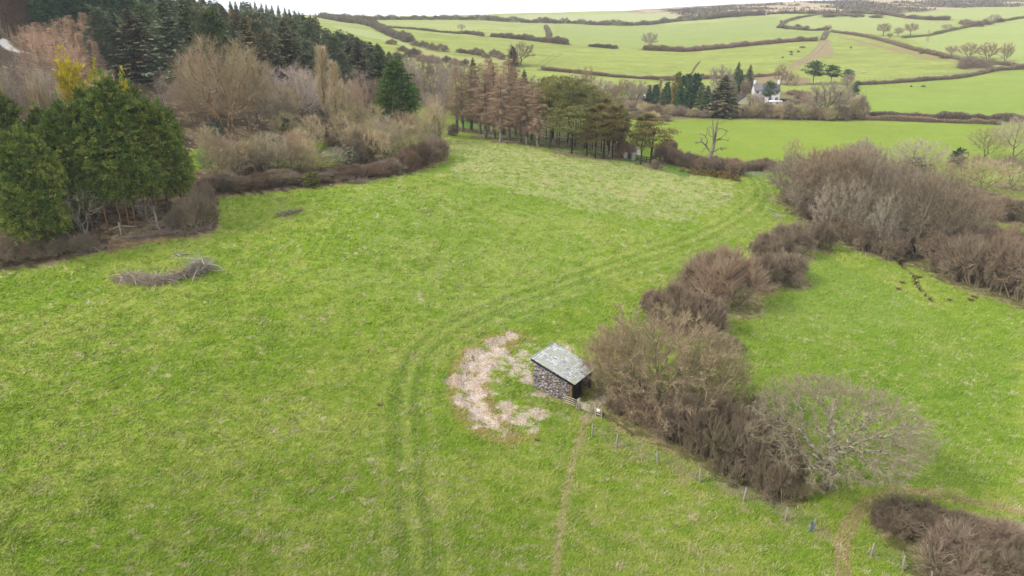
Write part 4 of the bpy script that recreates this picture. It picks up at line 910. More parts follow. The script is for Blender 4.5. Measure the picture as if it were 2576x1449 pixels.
for k, (lab, pts, h, w, mt, L, gp) in enumerate([
 ('long dark hedge running along below the skyline field', [(805,43),(892,50),(1013,50),(1152,50),(1222,51),(1291,56),(1367,58),(1430,59),(1534,64),(1621,63),(1699,54),(1778,49)], 5.5, 6, H_green, 1.5, 0),
 ('thick dark hedge slanting down from the top left skyline to the valley', [(812,45),(860,54),(937,66),(979,86),(1031,107)], 5, 6, H_dark, 1.3, 0),
 ('thin hedge with stones under the upper left green field', [(979,70),(1048,75),(1117,82),(1160,86)], 1.6, 2.2, H_green, .9, 0),
 ('short dark hedge below the lone small tree', [(1158,84),(1190,87),(1215,91)], 3.4, 4, H_dark, 1.1, 0),
 ('dark hedge crossing the middle of the distant green fields', [(1236,92),(1291,97),(1360,104),(1426,112)], 4.2, 5, H_dark, 1.1, 0),
 ('short upright hedge joining the skyline hedge to the middle hedge', [(1374,68),(1378,76),(1381,84),(1381,92)], 1.6, 3.5, H_dark, .8, .45),
 ('low hedge right of the field gate in the distant fields', [(1482,117),(1515,120),(1551,123)], 2.4, 3, H_green, .9, 0),
 ('long brown hedge rising to the right across the middle fields', [(1617,126),(1681,128),(1733,129),(1785,124),(1889,114),(1993,105),(2056,103)], 3.6, 4, H_brown, .95, 0),
 ('dark hedge between the skyline hedge and the moor', [(1780,48),(1820,44),(1870,40),(1924,38)], 6, 7, H_dark, 1.6, 0),
 ('hedge below the moor running right', [(1930,36),(1990,34),(2063,35),(2150,34),(2236,38),(2288,46),(2340,50),(2389,50)], 3.5, 5, H_dark, 1.3, .25),
 ('brown bank hedge slanting down from the lane head to the right frame edge', [(2094,81),(2150,88),(2202,98),(2240,108),(2271,117),(2310,128),(2358,139),(2400,147),(2445,155),(2510,162),(2576,169)], 2.2, 4, H_brown, .8, 0),
 ('thin hedge under the three round trees', [(2271,96),(2310,92),(2340,89),(2385,79),(2427,70),(2470,62),(2514,55),(2576,45)], 1.6, 2.5, H_green, .9, .2),
 ('low dark hedge between the two right-hand green fields', [(2153,213),(2200,211),(2271,207),(2340,202),(2410,196),(2455,188),(2497,179),(2540,175),(2576,173)], 2.0, 2.6, H_dark, .6, 0),
 ('dark clipped hedge along the far side of the flat pasture', [(2160,300),(2220,302),(2271,304),(2340,307),(2410,309),(2480,311),(2520,314)], 1.8, 2.2, H_brown, .42, 0),
 ('fuzzy taller thorn hedge behind the clipped pasture hedge', [(2174,294),(2220,296),(2271,299),(2340,301),(2410,303),(2490,304),(2576,306)], 3.2, 3, fol('hedge_thorn', (96, 84, 70), (140, 126, 106)), .5, 0),
 ('brown bank hedge below the central distant field', [(1361,176),(1400,179),(1450,184),(1500,189),(1560,194),(1620,198),(1699,202),(1775,198),(1840,196),(1903,193),(1959,187)], 1.8, 3, H_brown, .6, 0),
 ('thin dark line of rushes and thorn across the field above the farm', [(1737,190),(1743,180),(1750,168),(1760,156)], 0.25, .7, H_green, .25, .45),
 ('dark hedge down the left side of the steep hedged lane', [(2080,82),(2076,88),(2073,94),(2069,101)], 1.5, 2.5, H_dark, 1, 0),
 ('scrubby hedge curving above the lane head', [(1958,70),(1985,72),(2020,76),(2050,77),(2082,76)], 2.5, 4, H_dark, 1.1, .3),
 ('sparse bushes along the upper left rim of the pale field', [(1964,66),(1976,56),(2000,48),(2030,42),(2063,36)], 2.2, 3, H_dark, 1, .5)]):
    hedge(lab, pts, h, w, mt, seed=k+1, L=L, gap=gp)
# distant single trees
for kd, px, py, top, w, mt, lab in [
 ('round_a', 1161, 79, 59, 22, T_grey, 'lone small round tree in the upper left green field'),
 ('round_a', 1632, 122, 80, 44, T_grey, 'faint bare tree standing on the long brown hedge'),
 ('round_a', 1310, 163, 106, 72, T_purple, 'large round grey-purple tree at the foot of the distant fields'),
 ('spruce_b', 1290, 165, 116, 40, fol('needles_rust', (110, 84, 66), (146, 116, 94)), 'rusty brown conifer in front of the large round tree'),
 ('round_a', 2221, 90, 57, 36, T_purple, 'left of the three round trees on the hillside'),
 ('round_a', 2259, 92, 68, 24, T_purple, 'smallest middle one of the three round trees on the hillside'),
 ('round_a', 2290, 88, 57, 34, T_brown, 'right of the three round trees on the hillside'),
 ('round_c', 2382, 77, 60, 30, T_grey, 'flat-topped pale tree on the hillside right of the three round ones'),
 ('birch', 2329, 120, 73, 12, T_brown, 'thin pole-like tree on the bank hedge of the right hillside'),
 ('round_b', 2393, 138, 114, 34, T_brown, 'leftmost of the four windswept trees on the right bank'),
 ('round_b', 2435, 145, 107, 48, T_brown, 'second of the four windswept trees on the right bank'),
 ('round_b', 2483, 150, 106, 52, T_brown, 'third and widest of the four windswept trees on the right bank'),
 ('round_b', 2528, 155, 107, 34, T_brown, 'rightmost of the four windswept trees on the right bank'),
 ('round_b', 2082, 80, 62, 20, T_brown, 'small tree at the head of the steep lane'),
 ('round_c', 2497, 56, 34, 30, T_grey, 'grey tree in the scrub at the upper right'),
 ('round_b', 2238, 96, 82, 16, T_brown, 'tiny bush-like tree between the round trees')]:
    place(kd, 'conifer' if kd.startswith('spruce') else 'bare_tree', lab, 'tree', px, py, top, w, mat=mt, floor=.3)
GD = 'dark bushes in the dip left of the distant fields'
for k, (px, py, top, w) in enumerate([(1046,116,102,26),(1066,120,103,26),(1086,126,108,24),(1111,130,110,32),(1160,134,122,28),(1182,136,124,24),(1200,140,120,36),(1245,144,124,30),(1262,150,132,24),(1222,146,134,20),(1040,146,120,40),(1066,156,136,36),(1090,160,138,38),(1124,158,140,24),(1146,166,146,26),(1013,130,114,26),(1170,168,148,22),(985,112,98,26),(1000,150,130,34)]):
    place('scrub_far', 'bush', 'dark bush in the dip below the slanting skyline hedge', 'bush', px, py, top, w*1.15, group=GD, mat=[T_purple, H_dark, T_brown][k % 3])
for k, (px, py, top, w) in enumerate([(2436,66,50,36),(2456,68,52,34),(2478,64,48,34),(2425,62,48,26),(2514,56,44,26),(2082,44,32,40),(2120,42,30,40),(2156,44,34,34),(2205,46,36,34),(2006,69,60,16),(2028,73,64,18),(1965,58,50,10),(1958,68,64,8),(1979,74,68,10)]):
    place('scrub_far', 'bush', 'dark scrub bush along the upper right hedges under the moor', 'bush', px, py, top, w, group='scrub bushes under the moor', mat=[T_purple, H_dark][k % 2], floor=.4)
for px, py, w in [(2018,119,14),(1990,131,10),(2008,130,8),(1990,137,8),(1969,145,5),(2317,134,12),(2373,146,24),(2322,217,12),(2292,217,6),(2140,120,5)]:
    place('scrub_far', 'bush', 'tiny dark bush dotted on a distant field', 'bush', px, py+2, py-3, w, group='tiny bushes dotted on the distant fields', mat=H_dark, floor=0, hmin=.5)
# ================================================================ SHED
MP = dict()
PD = W(1437.7, 1017); PA = W(1341, 974)
zf = min(PA[2], PD[2]); u = PD-PA; u[2] = 0; LS = np.linalg.norm(u); u /= LS
v = np.array([-u[1], u[0], 0]);
if v[1] < 0: v = -v
WS = 3.7; HL, HH = 2.15, 3.25
Oz = PD[2]
def S(a, b, z): return PA*[1, 1, 0]+u*a+v*b+np.array([0, 0, Oz+z])
print('shed L', LS, 'zA', PA[2], 'zD', PD[2], 'roof px', [tuple(np.round(project(S(*q))[:2])) for q in [(0,0,HH),(LS,0,HL),(LS,WS,HL),(0,WS,HH)]])
def stone_mat():
    m, nt, b = newmat('rubble_stone', .95, .1); tc = N(nt, 'ShaderNodeTexCoord').outputs['Object']
    mp = N(nt, 'ShaderNodeMapping'); nt.links.new(tc, mp.inputs[0]); mp.inputs['Scale'].default_value = (1, 1, 2.0)
    vo = N(nt, 'ShaderNodeTexVoronoi'); vo.inputs['Scale'].default_value = 7; nt.links.new(mp.outputs[0], vo.inputs['Vector'])
    ve = N(nt, 'ShaderNodeTexVoronoi', feature='DISTANCE_TO_EDGE'); ve.inputs['Scale'].default_value = 7; nt.links.new(mp.outputs[0], ve.inputs['Vector'])
    sx = N(nt, 'ShaderNodeSeparateColor'); nt.links.new(vo.outputs['Color'], sx.inputs[0])
    c = ramp(nt, sx.outputs[0], [(0, rgba((110, 98, 96))), (.3, rgba((172, 160, 156))), (.55, rgba((136, 118, 110))), (.75, rgba((214, 204, 198))), (1, rgba((240, 232, 224)))])
    e = ramp(nt, ve.outputs['Distance'], [(.02, (.42, .40, .40)), (.09, (1, 1, 1))])
    c = mixc(nt, 1, c, e, 'MULTIPLY'); nt.links.new(c, b.inputs['Base Color'])
    bp = N(nt, 'ShaderNodeBump'); bp.inputs['Strength'].default_value = .9; bp.inputs['Distance'].default_value = .06; nt.links.new(ve.outputs['Distance'], bp.inputs['Height']); nt.links.new(bp.outputs[0], b.inputs['Normal'])
    return m
M_stone = stone_mat()
M_black = plain('black_boards', (30, 29, 30), .7, .25, 4); M_fascia = plain('black_fascia', (40, 42, 50), .6, .2, 3)
M_wood = bark('weathered_timber', (176, 162, 132), (228, 216, 190), 4); M_woodd = bark('brown_timber', (110, 86, 62), (150, 122, 92), 4)
M_dirt = plain('earth_floor', (120, 100, 80), .95, .25, 3)
sh = empty('stone_shed', S(0, 0, 0)); rz_ = math.atan2(u[1], u[0]); sh.rotation_euler = (0, 0, rz_)
flip = 1 if np.dot(np.cross([0, 0, 1], u), v) > 0 else -1   # local y = flip * v
def zr(a, off=0): return HH+(HL-HH)*a/LS+off
def sbox(G, a0, a1, b0, b1, z0, z1, t=.5): G.box(((a0+a1)/2, flip*(b0+b1)/2, (z0+z1)/2), (a1-a0, b1-b0, z1-z0), tint=t)
def wedge(a0, a1, b0, b1, z0, off=0):
    V = [(a, flip*b, z) for a, b, z in [(a0,b0,z0),(a1,b0,z0),(a1,b1,z0),(a0,b1,z0),(a0,b0,zr(a0,off)),(a1,b0,zr(a1,off)),(a1,b1,zr(a1,off)),(a0,b1,zr(a0,off))]]
    return V, [(0,1,5,4),(1,2,6,5),(2,3,7,6),(3,0,4,7),(4,5,6,7),(3,2,1,0)]
G = Geo(); V, F = wedge(0, LS-.3, 0, .4, -1.2, -.06); G.add(V, F)
# individual face stones standing proud of the gable wall
for i in range(420):
    a = rng.random()*(LS-.5)+.1; z = -.6+rng.random()*3.9
    if z > zr(a, -.3): continue
    s = .07+rng.random()*.13; G.box((a, flip*-.01, z), (s*1.6, .05+.06*rng.random(), s), [(1, 0, 0), (0, 1, 0), (0, 0, 1)])
V, F = wedge(0, .4, .403, WS, -1.2, -.06); G.add(V, F); V, F = wedge(.403, LS-.3, WS-.4, WS, -1.2, -.06); G.add(V, F)
obj('wall', G.mesh('shed_wall', M_stone), sh)
# slate roof: courses of separate slates
sl = math.atan2(HH-HL, LS); Ls = math.hypot(LS, HH-HL)
G = Geo(); ax = [(math.cos(sl), 0, -math.sin(sl)), (0, 1, 0), (math.sin(sl), 0, math.cos(sl))]
o0 = np.array([-.18*math.cos(sl), 0, HH+.18*math.sin(sl)+.10]); A_ = np.array(ax); nr = 21
for r_ in range(nr):
    x0 = r_*(Ls+.45)/nr; k = 0; y = -.14-(.16 if r_ % 2 else 0)
    while y < WS+.14:
        w_ = .2+.1*rng.random(); y0 = max(y, -.14); y1 = min(y+w_-.012, WS+.14)
        if y1-y0 > .04:
            Lr = (Ls+.45)/nr+.10
            c = o0+A_[0]*(x0+Lr/2+rng.normal()*.008)+np.array([0, flip*(y0+y1)/2, 0])+A_[2]*(.012+.012*rng.random())
            t = rng.normal()*.01; G.box(c, (Lr, y1-y0, .02), [A_[0]*math.cos(.05)+A_[2]*(.05+t), (0, 1, 0), A_[2]], tint=float(np.clip(rng.normal(.6, .22), 0, 1)))
        y += w_
msl = fol('roof_slates', (134, 134, 132), (224, 224, 218), (184, 184, 164), k=.95, ns=.8)
rf = obj('roof', G.mesh('shed_slates', msl), sh)
G = Geo(); G.box(o0+A_[0]*(Ls+.45)/2+np.array([0, flip*WS/2, 0])-A_[2]*.045, (Ls+.42, WS+.2, .06), ax); obj('roof_boarding', G.mesh('roof_boarding', M_black), rf)
G = Geo()
for b in (-.13, WS+.13): G.box(o0+A_[0]*(Ls+.45)/2+np.array([0, flip*b, 0])-A_[2]*.12, (Ls+.44, .05, .2), ax)
obj('fascia', G.mesh('shed_fascia', M_fascia), rf)
G = Geo(); G.box((-.2, flip*WS/2, HH+.17), (.12, WS+.3, .07)); obj('ridge_flashing', G.mesh('ridge_flashing', plain('lead', (190, 192, 192), .5, .08)), rf)
# corner post, black boarded panel, door opening with post
G = Geo(); sbox(G, LS-.297, LS-.02, .02, .2, -1, zr(LS, -.1)); obj('corner_post', G.mesh('corner_post', M_woodd), sh)
G = Geo(); 
for k in range(8): sbox(G, LS-.10, LS-.06+.012*(k % 2), .203+k*.19, .203+k*.19+.183, -.6, zr(LS, -.08))
obj('door', G.mesh('shed_door', M_black), sh)
G = Geo(); sbox(G, LS-.16, LS-.02, 1.95, 2.1, -.6, zr(LS, -.1)); sbox(G, LS-.3, LS-.05, WS-.2, WS, -.8, zr(LS, -.1)); obj('door_post', G.mesh('door_post', M_woodd), sh)
G = Geo(); sbox(G, .41, LS-.1, .41, WS-.41, -.3, -.02); obj('floor_slab', G.mesh('floor_slab', M_dirt), sh)
tag(sh, 'small rubble-stone shed with a pale grey slate mono-pitch roof and black doors', 'shed')
FLOOR.append((*S(LS/2, WS/2, 0)[:2], 2.6, .6))
# ---------------------------------------------------------------- timber fence, gate, sign
def G3(px, py): return W(px, py)
def posts_and_rails(name, label, cat, a, b, n, h, mt, pw=.13, rail=.03):
    e = empty(name, a)
    G = Geo()
    for k in range(n):
        z = .22+k*(h-.3)/(n-1); G.beam(np.array([0, 0, z]), b-a+np.array([0, 0, z]), rail, .1, rng.random())
    obj('rail', G.mesh(name+'_rails', mt), e); return e, tag(e, label, cat)
def post_mesh(name, h, w, mt, rnd=True):
    G = Geo(); G.tubes([[0, 0, -.4], [0, 0, h-.03]], [[0, 0, h-.03], [0, 0, h]], [w/2, w/2], [w/2*.96, w/2*.6], 8 if rnd else 4); return G.mesh(name, mt)
a = G3(1420, 1016); b = G3(1458, 1031); m_ = project(a)[2]/FPX
e, _ = posts_and_rails('rail_fence', 'short weathered four-rail timber fence beside the shed corner', 'fence', a, b, 4, 26*m_, M_wood)
pm = post_mesh('square_post', 34*m_, .16, M_wood); 
p = obj('post', pm, e); p.location = b-a; p = obj('post', post_mesh('square_post_b', 27*m_, .12, M_wood), e)
c = G3(1498, 1047)
e, _ = posts_and_rails('timber_gate', 'weathered timber gate between the rail fence and the white notice', 'gate', b+(c-b)*.06, b+(c-b)*.96, 5, 25*m_, M_wood)
G = Geo(); q = (c-b)*.9; G.beam((0, 0, .2), q+np.array([0, 0, 25*m_-.1]), .04, .07); obj('brace', G.mesh('gate_brace', M_wood), e)
for s_ in (0, 1): G = Geo(); G.beam(q*s_+np.array([0, 0, .08]), q*s_+np.array([0, 0, 25*m_]), .08, .08); obj('stile', G.mesh('gate_stile', M_wood), e)
e = empty('notice_posts', c); p = obj('post', post_mesh('square_post_c', 32*m_, .15, M_wood), e); d = G3(1513, 1053)-c; p = obj('post', post_mesh('square_post_d', 30*m_, .13, M_wood), e); p.location = d
G = Geo(); [G.beam(np.array([0, 0, z]), d+np.array([0, 0, z]), .03, .1) for z in (.3, .6, .9)]; obj('rail', G.mesh('notice_rails', M_wood), e)
tag(e, 'pair of timber posts with short rails between the gate and the willow', 'fence')
o = obj('notice_board', None) if False else None
G = Geo(); dn = d/np.linalg.norm(d); G.box((0, 0, 0), (.34, .025, .34), [dn, np.cross([0, 0, 1], dn), (0, 0, 1)]); o = obj('notice', G.mesh('notice', plain('white_sign', (240, 240, 240), .5, .02, k=.85))); o.location = c+d*.5+np.cross(dn, [0, 0, 1])*.09+np.array([0, 0, 20*m_]); tag(o, 'blank-looking white square notice fixed beside the timber gate', 'notice')
G = Geo(); a = G3(1448, 1034); G.beam((0, 0, 0), (.22, .3, 1.1), .05, .05); G.beam((.3, 0, 0), (.24, .3, 1.12), .05, .05); G.beam((.1, .02, .3), (.28, .02, .3), .03, .03); o = obj('trestle', G.mesh('trestle', plain('pale_timber', (214, 204, 186)))); o.location = a; tag(o, 'pale wooden props leaning against the rail fence', 'trestle')
G = Geo(); a = G3(1515, 1048); b = G3(1592, 1098); G.beam((0, 0, .35), b-a+np.array([0, 0, .3]), .07, .09); [G.beam((b-a)*t+np.array([0, 0, -.1]), (b-a)*t+np.array([0, 0, .5]), .08, .08) for t in (.02, .5, .97)]; o = obj('log_rail', G.mesh('log_rail', M_woodd)); o.location = a; tag(o, 'low brown timber rail running along the foot of the willow', 'rail')
# ---------------------------------------------------------------- wire fences
M_wire = plain('wire', (150, 152, 150), .4, .1, spec=.5); M_post = bark('post_grey', (162, 152, 136), (218, 208, 192), 4)
def wire_fence(label, pts, hpx, nw, name='wire_fence', pw=.15, mp=None, cat='fence', lean=.04, wr=.006, hfix=None):
    Q = [W(*p) for p in pts]; e = empty(name, Q[0]); H = []
    for q in Q:
        h = hfix or hpx*project(q)[2]/FPX/.85; H.append(h); w = pw
        me = D.meshes.get(name+'_post') or post_mesh(name+'_post', 1.0, w, mp or M_post)
        p = obj('post', me, e); p.location = q-Q[0]; p.scale = (1, 1, h); p.rotation_euler = (rng.normal()*lean, rng.normal()*lean, rng.random()*3)
    if nw:
        G = Geo(); 
        for k in range(nw):
            f = .25+.7*k/max(1, nw-1)
            for i in range(len(Q)-1):
                a = Q[i]-Q[0]+[0, 0, H[i]*f]; b = Q[i+1]-Q[0]+[0, 0, H[i+1]*f]; mid = (a+b)/2-[0, 0, .03]
                G.tubes([a, mid], [mid, b], wr, wr, 3)
        obj('wire', G.mesh(name+'_wire', M_wire), e)
    return tag(e, label, cat)
wire_fence('wire fence on leaning grey posts below the willow hedge', [(1489,1100),(1550,1126),(1653,1170),(1760,1214),(1870,1262),(1976,1309),(2045,1337)], 37, 5, wr=.008)
G = Geo(); G.tubes([[0, 0, .1], [.02, 0, .5]], [[.02, 0, .5], [.0, 0, .95]], [.05, .05], [.05, .05], 8); o = obj('blue_tube', G.mesh('blue_tube', plain('blue_plastic', (40, 130, 190), .4, .05))); o.location = W(2041, 1338)+np.array([-.1, -.06, 0]); tag(o, 'bright blue plastic tube on the last post of the wire fence', 'tube')
wire_fence('short wire fence on grey posts in front of the bottom right thicket', [(2189,1402),(2270,1435),(2340,1475),(2420,1520)], 40, 4, name='stock_fence', wr=.008)
wire_fence('thin electric fence stakes beside the field track', [(1948,556),(1916,582),(1900,612),(1948,520),(1938,482)], 20, 0, name='stake_row', pw=.07)
o = wire_fence('lone thin white marker stake near the left bottom edge', [(35,1388)], 18, 0, name='marker_stake', pw=.06, mp=plain('pink_white', (226, 200, 186)), cat='stake')
for nm, pts, lab in [('pen_fence', [(1206+k*62+0, 364+k*9.2) for k in range(6)], 'thin stakes dotted along the foot of the larches and pines')]:
    wire_fence(lab, [(1209,361),(1330,379),(1405,393),(1448,405),(1482,400),(1533,418),(1580,424),(1626,433)], 12, 1, name=nm, pw=.07, mp=M_post)
# far fences: evenly posted
def far_fence(label, pts, n, hpx=7):
    P = WL(pts, 4); s = np.concatenate([[0], np.cumsum(np.linalg.norm(np.diff(P[:, :2], axis=0), axis=1))]); t = np.linspace(0, s[-1], n)
    x = np.interp(t, s, P[:, 0]); y = np.interp(t, s, P[:, 1]); z = hz(x, y); o0 = np.array([x[0], y[0], z[0]]); e = empty('post_fence', o0)
    me = D.meshes.get('far_post') or post_mesh('far_post', 1.25, .17, M_post)
    for i in range(n): p = obj('post', me, e); p.location = (x[i]-o0[0], y[i]-o0[1], z[i]-o0[2])
    G = Geo()
    for f in (.5, 1.0):
        A = np.stack([x, y, z+f], 1)-o0; G.tubes(A[:-1], A[1:], .015, .015, 3)
    obj('wire', G.mesh('far_wire', M_wire), e); tag(e, label, 'fence')
far_fence('post and wire fence along the central brown bank', [(1361,173),(1450,181),(1560,191),(1699,199),(1775,195)], 44)
far_fence('post fence down the right hillside bank', [(2096,79),(2202,96),(2271,114),(2358,136),(2445,151),(2576,166)], 46)
far_fence('left fence of the steep brown lane', [(2066,102),(2056,118),(2046,130),(2020,152),(1985,170)], 16)
far_fence('right fence of the steep brown lane', [(2082,100),(2074,116),(2058,132),(2040,148),(2010,164)], 16)
far_fence('fence behind the low dark hedge between the right-hand fields', [(2150,206),(2271,199),(2410,189),(2497,173)], 34)
far_fence('fence below the bushes in the left dip', [(1031,112),(1085,128),(1150,138),(1222,146),(1280,150)], 24)
far_fence('fence under the moor', [(2236,36),(2288,43),(2389,47)], 14)
# ---------------------------------------------------------------- gate pillars, black gate and rails, metal gate
M_pil = plain('pale_stone', (214, 206, 190), .85, .08, 4)
def pillar(px, py, top, lab):
    g = W(px, py); m = project(g)[2]/FPX; h = (py-top)*m; w = 1.0
    e = empty('gate_pillar', g); G = Geo(); G.box((0, 0, h*.42-.2), (w*.8, w*.8, h*.84+.4)); obj('shaft', G.mesh('pillar_shaft', M_pil), e)
    G = Geo(); G.box((0, 0, h*.87), (w, w, .14)); G.tubes([[0, 0, h*.88]], [[0, 0, h*1.0]], w*.5, .05, 4); obj('cap', G.mesh('pillar_cap', M_pil), e); tag(e, lab, 'pillar')
pillar(1573, 399, 383, 'left pale stone gate pillar at the end of the pine grove'); pillar(1593, 403, 384, 'right pale stone gate pillar at the end of the pine grove')
M_bfence = plain('black_rails', (48, 46, 48), .7, .1)
a = W(1577, 400); b = W(1590, 403); e = empty('drive_gate', a); G = Geo(); [G.beam((0, 0, z), b-a+np.array([0, 0, z]), .08, .12) for z in (.2, .5, .8, 1.1)]; obj('rail', G.mesh('drive_gate', M_bfence), e)
G = Geo(); [G.beam((b-a)*t, (b-a)*t+np.array([0, 0, 1.25]), .09, .09) for t in (.03, .5, .97)]; obj('stile', G.mesh('drive_gate_stile', M_bfence), e); tag(e, 'black gate between the two stone pillars', 'gate')
Q = [W(*p) for p in [(1598,403),(1612,407),(1626,409),(1642,412),(1656,416)]]; e = empty('black_rail_fence', Q[0]); G = Geo()
for i in range(4): [G.beam(Q[i]-Q[0]+[0, 0, z], Q[i+1]-Q[0]+[0, 0, z], .05, .14) for z in (.3, .7, 1.1)]
obj('rail', G.mesh('black_rails', M_bfence), e)
for q in Q: p = obj('post', post_mesh('black_post', 1.3, .16, M_bfence), e); p.location = q-Q[0]
tag(e, 'black post-and-rail fence right of the stone pillars', 'fence')
a = W(1880, 444); b = W(1921, 446); e = empty('metal_gate', a); m = project(a)[2]/FPX
G = Geo(); hh = 11*m; [G.tubes([[0, 0, .15+z*hh]], [b-a+np.array([0, 0, .15+z*hh])], .035, .035, 6) for z in (0, .2, .4, .6, .8, 1)]; M_galv = plain('galvanised', (186, 194, 198), .4, .08, spec=.5)
obj('rail', G.mesh('gate_rails', M_galv), e); G = Geo(); [G.tubes([(b-a)*t], [(b-a)*t+np.array([0, 0, .2+hh])], .045, .045, 6) for t in (0, .5, 1)]; obj('frame', G.mesh('gate_frame', M_galv), e); tag(e, 'galvanised metal field gate at the far end of the track', 'gate')
# white feeding troughs, far field gate bits
for px, py, w, lab in [(2150,185,12,'left white trough lying in the distant green field'),(2174,182,10,'right white trough lying in the distant green field')]:
    g = W(px, py); m = project(g)[2]/FPX; G = Geo(); L_ = w*m; G.box((0, 0, .25), (L_, .5, .12)); G.box((0, -.25, .4), (L_, .08, .35)); G.box((0, .25, .4), (L_, .08, .35)); G.box((-L_/2, 0, .4), (.08, .5, .35)); G.box((L_/2, 0, .4), (.08, .5, .35)); o = obj('trough', G.mesh('trough', M_white)); o.location = g; o.rotation_euler = (0, 0, .15); tag(o, lab, 'trough')
# ---------------------------------------------------------------- brush piles, fallen branches, logs
def brushpile(label, pts, wd, hh, mat, n=1600, L=1.1, name='brush_pile', seed=0, big=14, cat='brush pile', tw=.013):
    P = WL(pts, 4); cum = np.concatenate([[0], np.cumsum(np.linalg.norm(np.diff(P[:, :2], axis=0), axis=1))]); T = cum[-1]; G = Geo(); c = P[len(P)//2]
    s = rng.random(n)*T; wl = wd*(.55+.6*vn(s/1.5, s*0, seed)); a = rng.random(n)*math.pi; q = rng.random(n)**.6
    x = np.interp(s, cum, P[:, 0])+np.cos(a)*q*wl*.35; y = np.interp(s, cum, P[:, 1])+np.cos(a)*q*wl*.9
    z = hz(x, y)+np.sin(a)*q*hh*(.15+1.1*vn(s/.9, s*0, seed+4))
    A = np.stack([x, y, z], 1)-c; d = rng.normal(size=(n, 3)); d[:, 0] *= 1.5; d[:, 2] = d[:, 2]*.45+.2; d /= np.linalg.norm(d, axis=1, keepdims=True)
    l = (L*(.3+.7*rng.random(n)))[:, None]; m = A+d*l*.5; d2 = d+rng.normal(size=(n, 3))*.4; t = rng.random(n)
    G.tubes(A, m, tw, tw*.8, 3, t); G.tubes(m, m+d2*l*.5, tw*.8, tw*.4, 3, t); G.tubes(m, m+(d+rng.normal(size=(n, 3))*.6)*l*.4, tw*.6, tw*.3, 3, t)
    for k in range(big):
        s0 = rng.random()*T; p = np.array([np.interp(s0, cum, P[:, 0]), np.interp(s0, cum, P[:, 1]), 0]); p[2] = hz(p[0], p[1])+rng.random()*hh*.7; p -= c
        d = np.array([rng.normal(), rng.normal()*.5, rng.normal()*.15]); d /= np.linalg.norm(d); r_ = .04+.05*rng.random()
        for j in range(4): p2 = p+d*L*.5; G.tubes([p], [p2], r_, r_*.8, 5, .8); p = p2; d = d+rng.normal(size=3)*.25; d /= np.linalg.norm(d); r_ *= .8
    o = obj(name, G.mesh(name, mat)); o.location = c; tag(o, label, cat); return o
T_dead = fol('dead_wood', (128, 112, 98), (184, 170, 152), (150, 132, 112))
brushpile('long pile of cut grey-brown branches lying on the grass at the left', [(295,700),(340,706),(390,712),(430,706),(470,692),(505,680)], 1.3, .8, T_dead, 1300, 1.1, seed=3, big=70, tw=.022)
brushpile('feathery grey twig top at the right end of the long branch pile', [(490,690),(508,684),(516,680)], 1.3, 2.2, fol('twig_ash', (134, 128, 116), (180, 172, 158)), 700, 1.5, name='twig_heap', seed=5, big=8, tw=.018)
brushpile('small brown heap of sticks up the field below the scrub belt', [(700,541),(730,538),(758,530)], .8, .35, T_dead, 500, .8, name='stick_heap', seed=6, big=6)
brushpile('big dark heap of cut branches on the distant right field', [(2415,172),(2440,168),(2475,170),(2490,172)], 4.5, 4.2, T_bramble, 2600, 3, name='branch_heap', seed=7, big=30, tw=.05)
brushpile('pale sticks scattered near the top of the field track', [(1812,494),(1822,494),(1834,496)], .5, .25, T_white, 90, .8, name='stick_heap', seed=8, big=5)
brushpile('grey driftwood-like branch beside the track stakes', [(1948,530),(1950,545),(1946,556)], .5, .5, T_white, 80, .9, name='branch_litter', seed=9, big=6)
brushpile('dark log litter on the grass at the thicket mouth', [(1985,577),(2005,581),(2030,584)], .5, .3, T_brown, 160, .8, name='log_litter', seed=10, big=7)
brushpile('pale broken stick above the long branch pile', [(440,640),(450,644),(462,640)], .3, .25, T_white, 40, .7, name='broken_stick', seed=11, big=5)
brushpile('brown dead brush at the shrub belt corner', [(880,462),(900,460),(920,460)], .8, .9, T_dead, 400, 1.0, name='dead_brush', seed=12, big=8)
brushpile('brash and brambles on the earth bank under the cypress clump', [(330,600),(400,592),(470,586),(520,575)], .8, .5, T_dead, 900, .9, name='brash', seed=13, big=10)
brushpile('loose grey sticks at the foot of the bleached dead tree', [(200,640),(230,630),(260,625)], .9, .7, T_dead, 500, .9, name='brash', seed=14, big=5)
# fallen limb with upturned end
def limb(label, name, pts, rr, kids=60, L=1.6, mat=None):
    Q = [W(*p[:2])+np.array([0, 0, p[2]]) for p in pts]; c = Q[0]; Q = [q-c for q in Q]; cm = catmull(Q, 5); G = Geo(); r_ = np.linspace(rr, rr*.25, len(cm)); G.tubes(cm[:-1], cm[1:], r_[:-1], r_[1:], 7, .7); GC = Geo()
    for k in range(kids):
        i = rng.integers(len(cm)//4, len(cm)-1); p = cm[i]; d = rng.normal(size=3); d[2] = abs(d[2])*.8+.1; d[0] += .4; d /= np.linalg.norm(d); r2 = r_[i]*.45; l = L*(.4+.8*rng.random())
        for j in range(5):
            p2 = p+d*l/5; GC.tubes([p], [p2], r2, r2*.75, 4, .6); m = 2; dd = d+rng.normal(size=(m, 3))*.7; GC.tubes(np.repeat([p2], m, 0), p2+dd*l*.2, r2*.4, r2*.15, 3, .8)
            p = p2; d = d+rng.normal(size=3)*.35; d /= np.linalg.norm(d); r2 *= .75
    e = empty(name, c); mt = mat or T_dead; obj('limb', G.mesh(name+'_limb', mt), e); obj('branches', GC.mesh(name+'_branches', mt), e); tag(e, label, 'fallen branch')
limb('fallen grey limb with snaking side branches at the foot of the cypress clump', 'fallen_limb', [(392,556,1.9),(398,574,.9),(404,584,.3),(440,586,.15),(480,590,.3),(522,580,.5)], .16, 46, 2.0)
